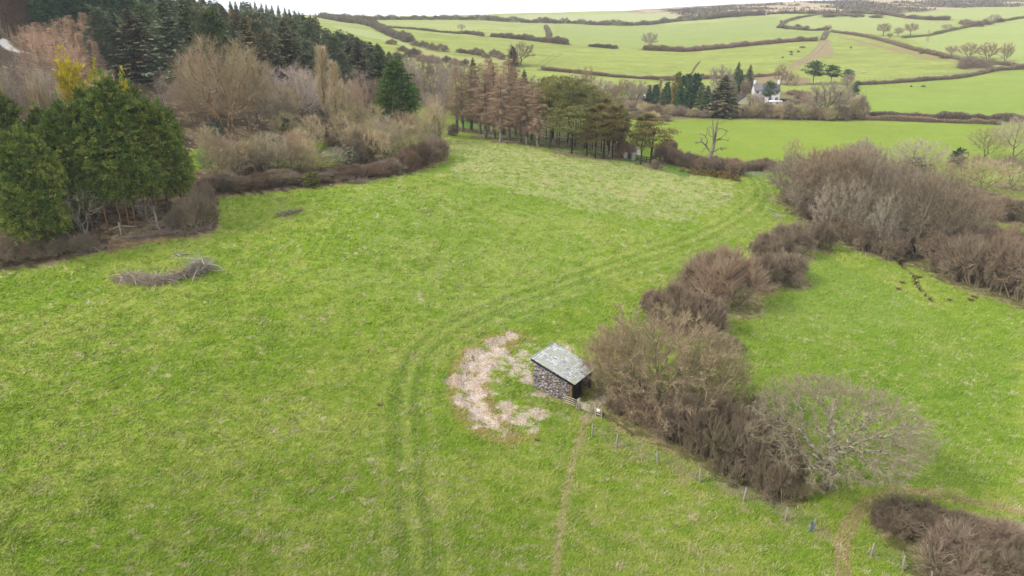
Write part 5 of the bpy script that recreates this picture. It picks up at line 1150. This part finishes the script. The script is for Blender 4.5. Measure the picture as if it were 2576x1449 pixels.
limb('pale curling dead branches arching over the fallen limb', 'dead_branches', [(455,575,.2),(462,560,.9),(470,545,1.4),(500,538,1.8),(515,548,1.2)], .08, 26, 1.3, T_white)
# bleached dead shrub trees under the clump
bare('bleached', 6, 3.2, .8, 3.6, 2.6, 300, .3, .5, .02, 3, .6, B_pale, T_white, roots=3, jit=.35, up=.1, tw=.012)
place('bleached', 'dead_tree', 'bleached silvery dead tree with tangled twigs in front of the cypress trunks', 'dead tree', 218, 592, 462, 120)
place('bleached', 'dead_tree', 'smaller bleached dead shrub right of the cypress trunks', 'dead tree', 378, 560, 500, 62)
place('bleached', 'dead_tree', 'bleached dead shrub at the left frame edge in the brambles', 'dead tree', 8, 640, 605, 46)
# broken timber fence
e = empty('broken_fence', W(305, 592)); o0 = W(305, 592); mq = project(o0)[2]/FPX
G = Geo(); G.beam((0, 0, -.3), (0.02, 0, 34*mq), .16, .16); G.beam((-2.9, -.1, .05), (-.1, 0, 24*mq), .09, .09); obj('post', G.mesh('broken_post', M_wood), e)
b = W(347, 577); G = Geo(); G.beam((0.1, 0, 25*mq), b-o0+np.array([0, 0, .35]), .06, .1); obj('rail', G.mesh('broken_rail', M_wood), e)
G = Geo(); q = W(252, 600)-o0; G.beam(q+np.array([0, 0, -.2]), q+np.array([-.2, 0, 1.5]), .1, .1); obj('post', G.mesh('leaning_post', M_woodd), e); tag(e, 'broken timber fence post with a propped strut under the cypress clump', 'fence')
# ================================================================ GROUND
gravel_poly = [W(*p)[:2] for p in [(1172,880),(1200,862),(1240,842),(1292,832),(1335,852),(1345,880),(1345,975),(1400,1010),(1380,1060),(1330,1100),(1275,1112),(1215,1092),(1160,1050),(1142,1000),(1140,930)]]
core_poly = [W(*p)[:2] for p in [(1172,890),(1215,866),(1255,842),(1288,836),(1300,850),(1270,880),(1245,905),(1225,935),(1215,970),(1222,1010),(1250,1050),(1285,1090),(1262,1098),(1210,1076),(1168,1046),(1150,1000),(1146,940)]]
patch2 = [[W(*p)[:2] for p in q] for q in [
  [(1248,1008),(1275,1004),(1290,1022),(1310,1040),(1350,1036),(1360,1050),(1345,1085),(1300,1075),(1275,1060),(1250,1040)],
  [(1270,890),(1310,884),(1338,900),(1338,950),(1320,968),(1300,945),(1280,930),(1262,915)],
  [(1322,862),(1345,856),(1352,866),(1330,876)], [(1392,866),(1420,862),(1440,876),(1436,890),(1410,880)], [(1325,1020),(1372,1024),(1380,1040),(1340,1044)],[(1440,1020),(1500,1000),(1545,990),(1540,1020),(1500,1020)]]]
GC = np.zeros((*GX.shape, 3))
x, y = GX, GY
n1 = fbm(x/7, y/7, 11, 4); n2 = fbm(x/.95, y/.6, 12, 4); n3 = fbm(x/.5, y/.35, 13, 3); n4 = fbm(x/28, y/28, 14, 3)
def C3(c, k=KALB): return lin(c, k)
def mx(a, b, f): return a*(1-f[..., None])+b*f[..., None]
def ss(v, a, b): t = np.clip((v-a)/(b-a), 0, 1); return t*t*(3-2*t)
g_green = C3((138, 168, 46)); g_deep = C3((110, 150, 34)); g_yel = C3((182, 190, 90)); g_straw = C3((200, 190, 142))
GC = mx(np.broadcast_to(g_green, GC.shape), g_yel, ss(n2*.55+n1*.45, .36, .70)*.75)
GC = mx(GC, g_deep, ss(fbm(x/2.2, y/1.6, 19, 3), .52, .75)*.3)
GC = mx(GC, g_straw, ss(n3*.5+fbm(x/1.1, y/.8, 15, 2)*.5, .62, .8)*.45*ss(n4, .3, .6))
lat = lambda *P: [W(*p)[:2] for p in P]
# field zones
def zone(poly, c, f=1.0, soft=0):
    global GC
    m = inpoly(x+(n1-.5)*soft, y+(n4-.5)*soft, poly)
    GC = np.where(m[..., None], GC*(1-f)+np.array(c)*f, GC)
pale_top = lat((1150,350),(1400,385),(1640,425),(1860,462),(1850,500),(1700,560),(1450,520),(1250,470),(1120,440))
mpt = inpoly(x+(n1-.5)*9, y+(n2-.5)*9, pale_top); f = ss(n3*.45+n2*.55, .34, .6)*.75; GC = np.where(mpt[..., None], mx(GC, C3((200, 198, 138)), f), GC)
mid_pale = lat((900,480),(1250,460),(1700,560),(1850,520),(1500,700),(1150,760),(800,700))
mpt = inpoly(x+(n1-.5)*20, y+(n4-.5)*20, mid_pale); GC = np.where(mpt[..., None], mx(GC, C3((160, 180, 88)), ss(n2, .3, .65)*.5), GC)
# everything beyond about 215 m: smoother pasture colours
rr = np.hypot(x, y)
farm = ss(y, 150, 200)
GC = mx(GC, C3((150, 168, 70)), farm*.85)
GC = mx(GC, C3((174, 181, 97)), ss(y, 235, 300)*.85*(.8+.3*(n1-.5)))
GC = mx(GC, C3((184, 190, 118)), ss(y, 400, 650)*.8)
GC = GC*(1+(fbm(x/22, y/9, 31, 4)-.5)[..., None]*.5*farm[..., None])*(1+(fbm(x/3.5, y/2.5, 33, 3)-.5)[..., None]*.4*farm[..., None])
zone(lat((1670,303),(2576,318),(2576,400),(2200,430),(1900,430),(1700,380)), C3((152, 174, 64)), .6)
zone(lat((2160,216),(2500,190),(2576,178),(2576,296),(2400,294),(2160,284)), C3((156, 180, 78)), .6)
zone(lat((1392,60),(1530,66),(1700,62),(1960,45),(1960,66),(2080,78),(2060,98),(1900,108),(1780,120),(1560,118),(1440,108),(1395,96)), C3((164, 180, 102)), .6)
zone(lat((830,62),(935,76),(1030,114),(1090,132),(1030,122),(960,100),(850,74)), C3((186, 196, 132)), .8)
zone(lat((1030,118),(1150,142),(1280,150),(1300,172),(1150,158),(1040,140)), C3((188, 184, 124)), .7)
zone(lat((1140,48),(1330,37),(1534,35),(1680,30),(1780,44),(1700,50),(1534,58),(1400,54),(1250,48)), C3((196, 198, 142)), .9)
zone(lat((2100,40),(2270,48),(2400,64),(2400,78),(2290,92),(2160,84),(2000,66),(2010,50)), C3((182, 192, 118)), .7)
zone(lat((2290,96),(2430,74),(2576,52),(2576,160),(2440,146),(2340,124)), C3((182, 196, 118)), .7)
zone(lat((2300,34),(2576,16),(2576,40),(2400,48)), C3((184, 194, 122)), .8)
# moor
moor = lat((1680,27),(1802,18),(1976,7),(2130,3),(2350,3),(2576,3),(2576,16),(2300,32),(2150,33),(2060,34),(1930,35),(1800,42),(1700,46))
mm_ = inpoly(x+(n4-.5)*40, y+(n1-.5)*60, moor) | ((y > 900) & (x > 150)); GC = np.where(mm_[..., None], mx(np.broadcast_to(C3((206, 186, 150)), GC.shape), C3((132, 122, 104)), ss(fbm(x/45, y/70, 41, 4), .40, .52)), GC)
# rough patch at right edge
zone(lat((2440,480),(2576,470),(2576,600),(2480,570),(2420,540)), C3((150, 150, 84)), .6, 8)
# meadow right: a little bluer green
zone(lat((2080,640),(2300,760),(2576,880),(2576,1250),(2200,1230),(1900,1150),(1850,900),(1950,760)), C3((122, 156, 48)), .45, 6)
zone(lat((2080,640),(2300,740),(2250,820),(2000,880),(1900,850)), C3((150, 178, 80)), .25, 10)
# green strip under the larches and pines
zone(lat((1130,270),(1180,330),(1400,380),(1600,415),(1720,446),(1740,438),(1640,405),(1590,380),(1400,320),(1200,250)), C3((92, 138, 52)), .75, 2)
fl2 = inpoly(x+(n1-.5)*6, y+(n2-.5)*6, lat((1225,322),(1330,345),(1420,366),(1590,396),(1580,350),(1400,300),(1230,280))); GC = np.where(fl2[..., None], mx(GC, C3((98, 84, 62)), .35+.6*ss(n2, .4, .6)), GC)
# woodland floor, hand outlined
brown = C3((98, 82, 64)); brown2 = C3((132, 112, 86))
wood = lat((-200,676),(0,676),(120,660),(230,640),(300,622),(420,606),(540,580),(545,500),(600,490),(760,474),(920,456),(1050,430),(1100,406),(1110,385),(1040,380),(960,395),(870,420),(800,425),(740,430),(600,430),(500,430))
mw_ = inpoly(x+(n2-.5)*2.2, y+(n3-.5)*2.2, wood)
GC = np.where(mw_[..., None], mx(np.broadcast_to(brown, GC.shape), brown2, ss(n2, .35, .65)), GC)
ax_ = np.arctan2(x, y)
hill = inpoly(x, y, [tuple(W(500, 372)[:2]), tuple(AT(1010, 150)[:2]), tuple(AT(1030, 230)[:2]), tuple(AT(900, 420)[:2]), tuple(AT(200, 420)[:2]), tuple(AT(-600, 420)[:2]), tuple(AT(-900, 200)[:2]), tuple(AT(-900, 80)[:2]), tuple(AT(200, 88)[:2])])
hill &= ~((ax_ < -.655) & (rr > 150))
GC = np.where(hill[..., None], mx(np.broadcast_to(brown, GC.shape), C3((84, 74, 56)), ss(n2, .35, .65)), GC)
zone(lat((496,366),(556,368),(560,420),(505,424)), C3((106, 146, 52)), 1); zone(lat((815,345),(880,352),(872,412),(800,404)), C3((106, 146, 52)), 1)
# banks of bare earth
eb = inpoly(x+(n2-.5)*1.5, y+(n3-.5)*1.5, lat((270,600),(330,584),(420,574),(500,570),(535,580),(500,596),(420,604),(330,622),(270,636)))
GC = np.where(eb[..., None], mx(np.broadcast_to(C3((176, 146, 104)), GC.shape), brown2, ss(n2, .35, .6)), GC)
for poly, c in [(lat((2072,100),(2088,100),(2096,138),(2050,150),(1996,176),(1960,190),(1990,160),(2040,134)), (176, 148, 122)), (lat((2110,92),(2240,116),(2340,142),(2420,156),(2420,160),(2330,150),(2230,124),(2110,96)), (172, 148, 112)), (lat((1880,190),(1960,188),(2030,196),(2050,214),(1900,212)), (164, 138, 112)), (lat((2440,162),(2500,166),(2500,176),(2420,176)), (168, 144, 110)), (lat((2180,262),(2060,262),(2060,304),(1850,300),(1640,300),(1560,300),(1560,240),(1780,230),(2140,230)), (140, 118, 92))]:
    m_z = inpoly(x+(n1-.5)*6, y+(n1-.5)*6, poly); GC = np.where(m_z[..., None], GC*.25+C3(c)*.75*(.8+.4*n2[..., None]), GC)
# litter under every plant and hedge
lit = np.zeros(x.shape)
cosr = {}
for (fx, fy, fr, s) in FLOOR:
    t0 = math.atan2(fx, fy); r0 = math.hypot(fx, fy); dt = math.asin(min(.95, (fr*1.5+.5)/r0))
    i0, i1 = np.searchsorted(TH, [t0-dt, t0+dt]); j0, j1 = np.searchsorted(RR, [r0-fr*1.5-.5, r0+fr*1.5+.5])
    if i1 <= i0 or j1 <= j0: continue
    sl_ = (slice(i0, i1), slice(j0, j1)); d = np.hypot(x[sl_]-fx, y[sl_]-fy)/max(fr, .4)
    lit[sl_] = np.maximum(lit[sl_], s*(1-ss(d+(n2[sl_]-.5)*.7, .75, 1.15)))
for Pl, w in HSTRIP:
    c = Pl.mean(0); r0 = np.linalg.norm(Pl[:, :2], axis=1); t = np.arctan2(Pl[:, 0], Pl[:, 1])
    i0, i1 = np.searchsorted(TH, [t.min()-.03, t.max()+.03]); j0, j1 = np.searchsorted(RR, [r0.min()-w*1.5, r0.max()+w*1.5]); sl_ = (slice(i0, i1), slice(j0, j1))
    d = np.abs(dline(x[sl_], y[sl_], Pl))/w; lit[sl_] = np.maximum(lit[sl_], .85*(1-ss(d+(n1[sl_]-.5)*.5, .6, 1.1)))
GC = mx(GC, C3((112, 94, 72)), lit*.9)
fr = np.clip(lit*(1-lit)*4, 0, 1)*ss(n3*.5+n2*.5, .38, .6)*(y < 180); GC = mx(GC, C3((204, 184, 140)), fr*.7)
# tracks
def track(pts, off, wd, c, f, n=5):
    global GC
    L = WL(pts, n); t = np.arctan2(L[:, 0], L[:, 1]); r0 = np.hypot(L[:, 0], L[:, 1])
    i0, i1 = np.searchsorted(TH, [t.min()-.15, t.max()+.15]); j0, j1 = np.searchsorted(RR, [r0.min()-6, r0.max()+6]); sl_ = (slice(i0, i1), slice(j0, j1))
    d = dline(x[sl_], y[sl_], L)+(n1[sl_]-.5)*.5
    for o in off:
        k = (1-ss(np.abs(d-o), wd*.5, wd))*f*(.55+.7*n2[sl_]); GC[sl_] = mx(GC[sl_], C3(c), np.clip(k, 0, 1))
        GZ[sl_] -= np.clip(k, 0, 1)*.012
main = [(1056,1480),(1045,1400),(1030,1200),(1020,1080),(1020,980),(1050,900),(1120,835),(1230,780),(1380,725),(1540,672),(1680,625),(1800,578),(1880,530),(1915,490),(1905,458),(1893,445)]
track(main, (-.85, .85), .55, (108, 148, 38), .5); track(main, (0, -2.0, 2.1), .45, (178, 190, 96), .55); track(main, (3.2,), .5, (124, 160, 44), .2); track(main, (-.85, .85), .16, (168, 150, 104), .35)
upper = [(1300,800),(1420,748),(1560,700),(1700,655),(1820,605),(1900,556),(1930,510)]; track(upper, (-.5, .9), .4, (104, 148, 46), .3); track(upper, (.2,), .3, (186, 192, 112), .35)
foot = [(1478,1048),(1466,1080),(1445,1140),(1428,1200),(1415,1280),(1405,1370),(1398,1470)]; track(foot, (0,), .42, (184, 180, 108), .95); track(foot, (0,), .15, (200, 182, 138), .7); track([(1500,1030),(1485,1044),(1474,1052)], (0,), .7, (206, 186, 156), .9)
rp = [(2600,1290),(2450,1262),(2330,1240),(2260,1238),(2190,1262),(2150,1300),(2128,1350),(2120,1400),(2130,1470)]; track(rp, (-.28, .3), .28, (188, 164, 118), 1.05)
track([(1990,1150),(2100,1180),(2200,1205),(2330,1215)], (0,), .3, (100, 140, 50), .3)
track([(2250,985),(2330,1000),(2430,985),(2530,955),(2600,930)], (0,), .3, (90, 136, 40), .5); track([(1405,135),(1380,150),(1355,168)], (-1.5, 1.5), .7, (110, 140, 70), .6); track([(300,760),(450,640)], (0,), .2, (110, 150, 50), .1)
stream = [(2262,640),(2272,668),(2300,690),(2308,715),(2330,738),(2346,756)]; track(stream, (0,), .5, (128, 100, 74), .95); track(stream, (0,), .24, (58, 50, 44), 1)
Ls_ = WL(stream, 5); sl_ = (slice(*np.searchsorted(TH, [Ls_[:, 0].min()/100-.1, .75])), slice(*np.searchsorted(RR, [80, 135])))
GZ[sl_] -= (1-ss(np.abs(dline(x[sl_], y[sl_], Ls_)), .15, .7))*.35
lane = WL([(-40,92),(0,98),(14,112),(34,126),(60,132)], 5); d = np.abs(dline(x, y, lane)); m = (1-ss(d, .9, 1.3))*(rr < 260); GC = mx(GC, C3((206, 200, 192)), m)
lane2 = WL([(1606,402),(1602,392),(1600,376),(1596,366)], 4); m = (1-ss(np.abs(dline(x, y, lane2)), .7, 1.0))*.8*(y > 150)*(y < 220); GC = mx(GC, C3((214, 204, 190)), m)
# worn scar with rubble
gp = inpoly(x+(n2-.5)*.9, y+(n3-.5)*.9, gravel_poly); nr1 = fbm(x/1.6+7, y/1.3, 81, 4); nr2 = fbm(x/1.6+31, y/1.3+9, 82, 4); cpol = inpoly(x+(nr1-.5)*4.2, y+(nr2-.5)*4.2, core_poly)
pk = np.zeros(x.shape, bool)
for q in patch2: pk |= inpoly(x+(n2-.5)*2, y+(n3-.5)*2, q)
stn = mx(np.broadcast_to(C3((184, 156, 126)), GC.shape), C3((228, 210, 186)), ss(fbm(x/.16, y/.16, 51, 3)*.5+fbm(x/.8, y/.8, 57, 3)*.5, .36, .60)); rim = 1-ss(np.abs(dline(x, y, [*core_poly, core_poly[0]])), .25, 1.1)
a_core = (cpol*ss(fbm(x/.7, y/.55, 52, 4), .26, .42)); a_pk = (pk*ss(fbm(x/.5, y/.4, 53, 3), .30, .46)*.9+gp*ss(fbm(x/1.4, y/1.1, 54, 4), .57, .66)*.7)
GC = mx(GC, C3((176, 164, 88)), (rim*gp*.0+(1-ss(np.abs(dline(x, y, [*gravel_poly[:5]])), .2, .8))*.5+(1-ss(np.abs(dline(x, y, [*gravel_poly[9:], gravel_poly[0]])), .2, .9))*.8))
GC = np.where(gp[..., None], mx(GC, C3((190, 158, 116)), np.maximum(rim*.7*ss(nr1, .35, .6), cpol*.8*ss(nr2, .3, .5))), GC); GRAV = np.clip(a_core+a_pk, 0, 1); GC = mx(GC, stn, np.zeros(x.shape)+GRAV) if False else GC*(1-GRAV[..., None])+stn*GRAV[..., None]
GZ -= np.where(cpol, ss(np.abs(dline(x, y, [*core_poly, core_poly[0]])), 0, .9)*.3, 0)
# straw tussock spots near fence lines and across the fields
sp = ss(fbm(x/.5+40, y/.42, 61, 3), .70, .80)*ss(fbm(x/6, y/6, 62, 2), .35, .6)*(y < 150); GC = mx(GC, C3((216, 200, 160)), sp*.8*(1-GRAV))
fen = WL([(1489,1100),(1650,1172),(1760,1216),(1976,1310),(2045,1338)], 4); dd = dline(x, y, fen); GC = mx(GC, C3((190, 170, 130)), (1-ss(np.abs(np.abs(dd)-.7), .2, 1.1))*ss(n2, .42, .6)*.55*(rr < 90))
GC = np.clip(GC, 0, 1)
nt_, nr_ = GX.shape
idx = np.arange(nt_*nr_).reshape(nt_, nr_); F = np.stack([idx[:-1, :-1], idx[1:, :-1], idx[1:, 1:], idx[:-1, 1:]], -1).reshape(-1, 4)[:, ::-1]
m, nt, b = newmat('grass_ground', .95, .05)
at = N(nt, 'ShaderNodeAttribute', attribute_name='Col').outputs['Color']; tc = N(nt, 'ShaderNodeTexCoord').outputs['Object']
mp = N(nt, 'ShaderNodeMapping'); nt.links.new(tc, mp.inputs[0]); mp.inputs['Rotation'].default_value = (0, 0, R(28)); mp.inputs['Scale'].default_value = (1, 2.4, 1)
fa = noise(nt, 2.2, 5, mp.outputs[0], .68); fb = noise(nt, 9, 4, mp.outputs[0], .7)
c = mixc(nt, 1, at, ramp(nt, fa, [(.30, (.66, .72, .60)), (.5, (1, 1, 1)), (.70, (1.34, 1.26, 1.45))]), 'MULTIPLY')
c = mixc(nt, 1, c, ramp(nt, fb, [(.34, (.50, .56, .42)), (.5, (1, 1, 1)), (.66, (1.5, 1.4, 1.65))]), 'MULTIPLY')
nt.links.new(c, b.inputs['Base Color'])
bp = N(nt, 'ShaderNodeBump'); bp.inputs['Strength'].default_value = .8; bp.inputs['Distance'].default_value = .12; nt.links.new(fa, bp.inputs['Height'])
bp2 = N(nt, 'ShaderNodeBump'); bp2.inputs['Strength'].default_value = .6; bp2.inputs['Distance'].default_value = .04; nt.links.new(fb, bp2.inputs['Height']); nt.links.new(bp.outputs[0], bp2.inputs['Normal']); nt.links.new(bp2.outputs[0], b.inputs['Normal'])
V = np.stack([GX, GY, GZ], -1).reshape(-1, 3)
go = obj('ground', mesh_np('ground', V, F, [m], col=GC.reshape(-1, 3), smooth=True)); go['kind'] = 'structure'
# disc closing the sheet below the camera
i0 = idx[:, 0]; Vc = V[i0]; me = D.meshes.new('ground_centre'); me.from_pydata([tuple(v) for v in Vc], [], [tuple(range(len(Vc)-1))][::-1]); me.materials.append(m)
a_ = me.attributes.new('Col', 'FLOAT_COLOR', 'POINT'); cc = np.ones((len(Vc), 4), np.float32); cc[:, :3] = g_green; a_.data.foreach_set('color', cc.ravel()); o = obj('ground_below', me); o['kind'] = 'structure'
# ---------------------------------------------------------------- grass blades
def colat(X, Y):
    t = np.arctan2(X, Y); r = np.hypot(X, Y); i = np.clip(np.searchsorted(TH, t), 0, nt_-1); j = np.clip(np.searchsorted(RR, r), 0, nr_-1); return GC[i, j], lit[i, j], GRAV[i, j], (mw_ | hill)[i, j]
NG = 420000
th = rng.uniform(R(-46), R(46), NG); q = rng.random(NG); r_ = 1/(1/31+(1/150-1/31)*q)
X = r_*np.sin(th); Y = r_*np.cos(th); c_, l_, g_, w_ = colat(X, Y); keep = (l_ < .35) & (g_ < .3) & ~w_; X, Y, c_, r_ = X[keep], Y[keep], c_[keep], r_[keep]; n = len(X); Z = hz(X, Y)
s = .10+.0020*r_; tus = ss(fbm(X/1.1, Y/.8, 71, 3), .5, .75); s = s*(.9+.35*tus)*(.7+.7*rng.random(n))
mgrass, nt, b = newmat('grass_blades', .9, .08); at = N(nt, 'ShaderNodeAttribute', attribute_name='Col').outputs['Color']; nt.links.new(at, b.inputs['Base Color'])
Vs = []; Cs = []
straw = np.maximum(ss(fbm(X/.5+40, Y/.42, 61, 3), .66, .78), ss(fbm(X/.35+9, Y/.3, 66, 2), .78, .9)*ss(fbm(X/9, Y/9, 67, 2), .35, .6))
for k in range(3):
    a = rng.random(n)*6.28; l = s*(.6+.8*rng.random(n)); lean = np.stack([.9+rng.normal(size=n)*.5, .35+rng.normal(size=n)*.5, .5+.5*rng.random(n)], 1); lean /= np.linalg.norm(lean, axis=1, keepdims=True)
    bx_ = X+rng.normal(size=n)*s*.7; by_ = Y+rng.normal(size=n)*s*.7; B0 = np.stack([bx_, by_, Z-.02], 1); wv = np.stack([np.cos(a), np.sin(a), a*0], 1)*(s*.16)[:, None]
    Vs.append(np.stack([B0-wv, B0+wv, B0+lean*l[:, None]], 1)); br = (.84+.56*rng.random(n))[:, None]
    cv = c_*br; cv = cv*(1-straw[:, None]*.55)+C3((212, 198, 152))*straw[:, None]*.55*br; yl = (rng.random(n) < .12)[:, None]; cv = np.where(yl, cv*.5+C3((206, 196, 140))*.5, cv); Cs.append(np.repeat(cv, 3, 0).reshape(-1, 3))
Vg = np.concatenate([v_.reshape(-1, 3) for v_ in Vs]); Cg = np.concatenate(Cs)
o = obj('grass', mesh_np('grass', Vg, np.arange(len(Vg)).reshape(-1, 3), [mgrass], col=np.clip(Cg, 0, 1))); tag(o, 'rough green pasture grass with straw-coloured tufts', 'grass', kind='stuff')
# pale dead tufts standing in the sward
NT = 1500; th = rng.uniform(R(-45), R(45), NT); r_ = 1/(1/34+(1/170-1/34)*rng.random(NT)); X = r_*np.sin(th); Y = r_*np.cos(th); c_, l_, g_, w_ = colat(X, Y)
keep = (l_ < .3) & (g_ < .3) & ~w_ & (fbm(X/7, Y/7, 91, 2) > .44); X, Y, r_ = X[keep], Y[keep], r_[keep]; n = len(X); NB = 22; I = np.repeat(np.arange(n), NB); sz = (.10+.28*rng.random(n)**2+.0008*r_)[I]; off = rng.normal(size=(len(I), 2))*sz[:, None]*[1.0, .6]
bx_, by_ = X[I]+off[:, 0], Y[I]+off[:, 1]; B0 = np.stack([bx_, by_, hz(bx_, by_)], 1); a = rng.random(len(I))*6.28; wv = np.stack([np.cos(a), np.sin(a), a*0], 1)*.022; ln = np.stack([.6+rng.normal(size=len(I))*.6, .2+rng.normal(size=len(I))*.6, .45+.5*rng.random(len(I))], 1)*(.14+.12*rng.random(len(I)))[:, None]
cv = np.repeat(C3((226, 208, 170))*(.55+.7*rng.random((len(I), 1))), 3, 0); o = obj('dead_grass_tufts', mesh_np('dead_grass_tufts', np.stack([B0-wv, B0+wv, B0+ln], 1).reshape(-1, 3), np.arange(len(I)*3).reshape(-1, 3), [mgrass], col=np.clip(cv, 0, 1))); tag(o, 'small straw-coloured dead grass tufts scattered through the pasture', 'grass tufts', kind='stuff')
# stones on the scar
NS = 9000; allp = np.array(gravel_poly); X = rng.uniform(allp[:, 0].min(), allp[:, 0].max()+3, NS*3); Y = rng.uniform(allp[:, 1].min(), allp[:, 1].max(), NS*3); _, _, g_, _ = colat(X, Y); kp = (g_ > .4) | (inpoly(X, Y, gravel_poly) & (rng.random(len(X)) < .08)); X, Y = X[kp][:NS], Y[kp][:NS]; n = len(X)
bs_ = np.array([[1, 0, 0], [-.6, .8, 0], [-.5, -.8, 0], [.1, .1, .7]]); sc_ = (.03+.09*rng.random(n)**2.5)[:, None, None]; a = rng.random(n)*6.28
rot = np.stack([np.stack([np.cos(a), -np.sin(a), a*0], 1), np.stack([np.sin(a), np.cos(a), a*0], 1), np.stack([a*0, a*0, a*0+1], 1)], 1)
Vg = (np.einsum('nij,kj->nki', rot, bs_)+rng.normal(size=(n, 4, 3))*.15)*sc_+np.stack([X, Y, hz(X, Y)-.01], 1)[:, None]
F = (np.array([[0, 1, 3], [1, 2, 3], [2, 0, 3]])[None]+(np.arange(n)*4)[:, None, None]).reshape(-1, 3); cs = np.repeat(C3((224, 206, 190))*(.6+.7*rng.random((n, 1)))*(1+rng.normal(size=(n, 3))*.03), 4, 0)
o = obj('rubble', mesh_np('rubble', Vg.reshape(-1, 3), F, [mgrass], col=np.clip(cs, 0, 1))); tag(o, 'pale pinkish limestone rubble on the worn scar beside the shed', 'rubble', kind='stuff')
# rush tussocks
tg = Geo(); n = 160; a = rng.random(n)*6.28; d = np.stack([np.cos(a)*.6, np.sin(a)*.6, .6+rng.random(n)], 1); tg.leaves(np.stack([np.cos(a)*.12, np.sin(a)*.12, a*0], 1), d, .5+.2*rng.random(n), .03, rng.random(n)); tme = tg.mesh('rush_tussock', fol('rush', (120, 118, 60), (190, 172, 118)))
for px, py in [(2258,728),(2388,756),(2448,748),(2440,756),(2310,700),(2268,712),(1350,1108),(955,1020)]:
    o = obj('rush_tussock', tme); o.location = W(px, py); k = (.8+rng.random()*.5)*(1 if px > 2000 else .55); o.scale = (k*.95, k*.95, k*.8); tag(o, 'tawny rush tussock on the wet right-hand meadow or beside the track', 'rush tussock', 'rush tussocks in the fields')
# heather masses on the moor
NH = 26000; X = rng.uniform(150, 1250, NH*3); Y = rng.uniform(560, 1350, NH*3); in_ = inpoly(X, Y, moor) & (fbm(X/45, Y/70, 41, 4) > .45); X, Y = X[in_][:NH], Y[in_][:NH]; n = len(X)
G = Geo(); d = rng.normal(size=(n, 3)); d[:, 2] = abs(d[:, 2])+.4; G.leaves(np.stack([X, Y, hz(X, Y)], 1), d, 3.0*(.4+rng.random(n)), .7, rng.random(n)); o = obj('heather', G.mesh('heather', fol('heather', (92, 82, 70), (140, 126, 104)))); tag(o, 'dark heather and gorse covering the moor on the skyline', 'heather', kind='stuff')
# ================================================================ SKY, LIGHT, AIR, CAMERA
w = D.worlds.new('World'); SC.world = w; w.use_nodes = True; nt = w.node_tree; bg = nt.nodes['Background']
sk = N(nt, 'ShaderNodeTexSky', sky_type='NISHITA'); sk.sun_disc = False; sk.sun_elevation = R(38); sk.sun_rotation = R(-120); sk.dust_density = 3; sk.air_density = 1
tc = N(nt, 'ShaderNodeTexCoord').outputs['Generated']; cl = noise(nt, 1.6, 4, tc); cloud = ramp(nt, cl, [(.35, (8.6, 9.1, 10.0)), (.65, (9.9, 10.1, 10.4))])
nt.links.new(mixc(nt, .86, sk.outputs[0], cloud), bg.inputs['Color']); bg.inputs['Strength'].default_value = .077
sl = D.lights.new('sun', 'SUN'); sl.energy = 1.5; sl.angle = R(10); sl.color = (1, .965, .90); so = obj('sun', sl)
so.rotation_euler = (R(52), 0, R(-120+180)); 
el, az = R(38), R(-60)
dv = Vector((math.sin(az)*math.cos(el)*1, -math.cos(az)*math.cos(el)*.6, math.sin(el))); so.rotation_euler = dv.to_track_quat('Z', 'Y').to_euler()
sk.sun_elevation = math.asin(dv.normalized().z); sk.sun_rotation = math.atan2(dv.x, dv.y)
HAZE = .0002
if HAZE:
    hb = D.meshes.new('haze'); a = 2700; zl, zt = float(GZ.min())-6, max(float(GZ.max())+25, 120)
    hb.from_pydata([(sx*a, sy*a, z) for z in (zl, zt) for sy in (-1, 1) for sx in (-1, 1)], [], [(0, 2, 3, 1), (4, 5, 7, 6), (0, 1, 5, 4), (2, 6, 7, 3), (0, 4, 6, 2), (1, 3, 7, 5)])
    mh = D.materials.new('haze_air'); mh.use_nodes = True; nt = mh.node_tree; nt.nodes.remove(nt.nodes['Principled BSDF']); pv = N(nt, 'ShaderNodeVolumePrincipled'); pv.inputs['Density'].default_value = HAZE; pv.inputs['Color'].default_value = (.86, .9, .96, 1); nt.links.new(pv.outputs[0], nt.nodes['Material Output'].inputs['Volume'])
    hb.materials.append(mh); o = obj('haze', hb); o['kind'] = 'stuff'
cam = D.cameras.new('camera'); cam.sensor_width = 36; cam.lens = 36*FPX/2576; cam.clip_end = 6000; cam.clip_start = .5
co = obj('camera', cam); co.location = (0, 0, CAMZ); co.rotation_euler = (math.pi/2-PITCH, 0, 0); SC.camera = co
SC.view_settings.view_transform = 'Standard'; SC.view_settings.look = 'None'; SC.view_settings.exposure = 1.25; SC.view_settings.gamma = 1
SC.render.engine = 'CYCLES'; SC.cycles.volume_bounces = 0; SC.cycles.max_bounces = 4; SC.cycles.diffuse_bounces = 2
for nme, c3 in [(k, v) for k, v in _fm.items()]: pass
print('objects', len(D.objects))
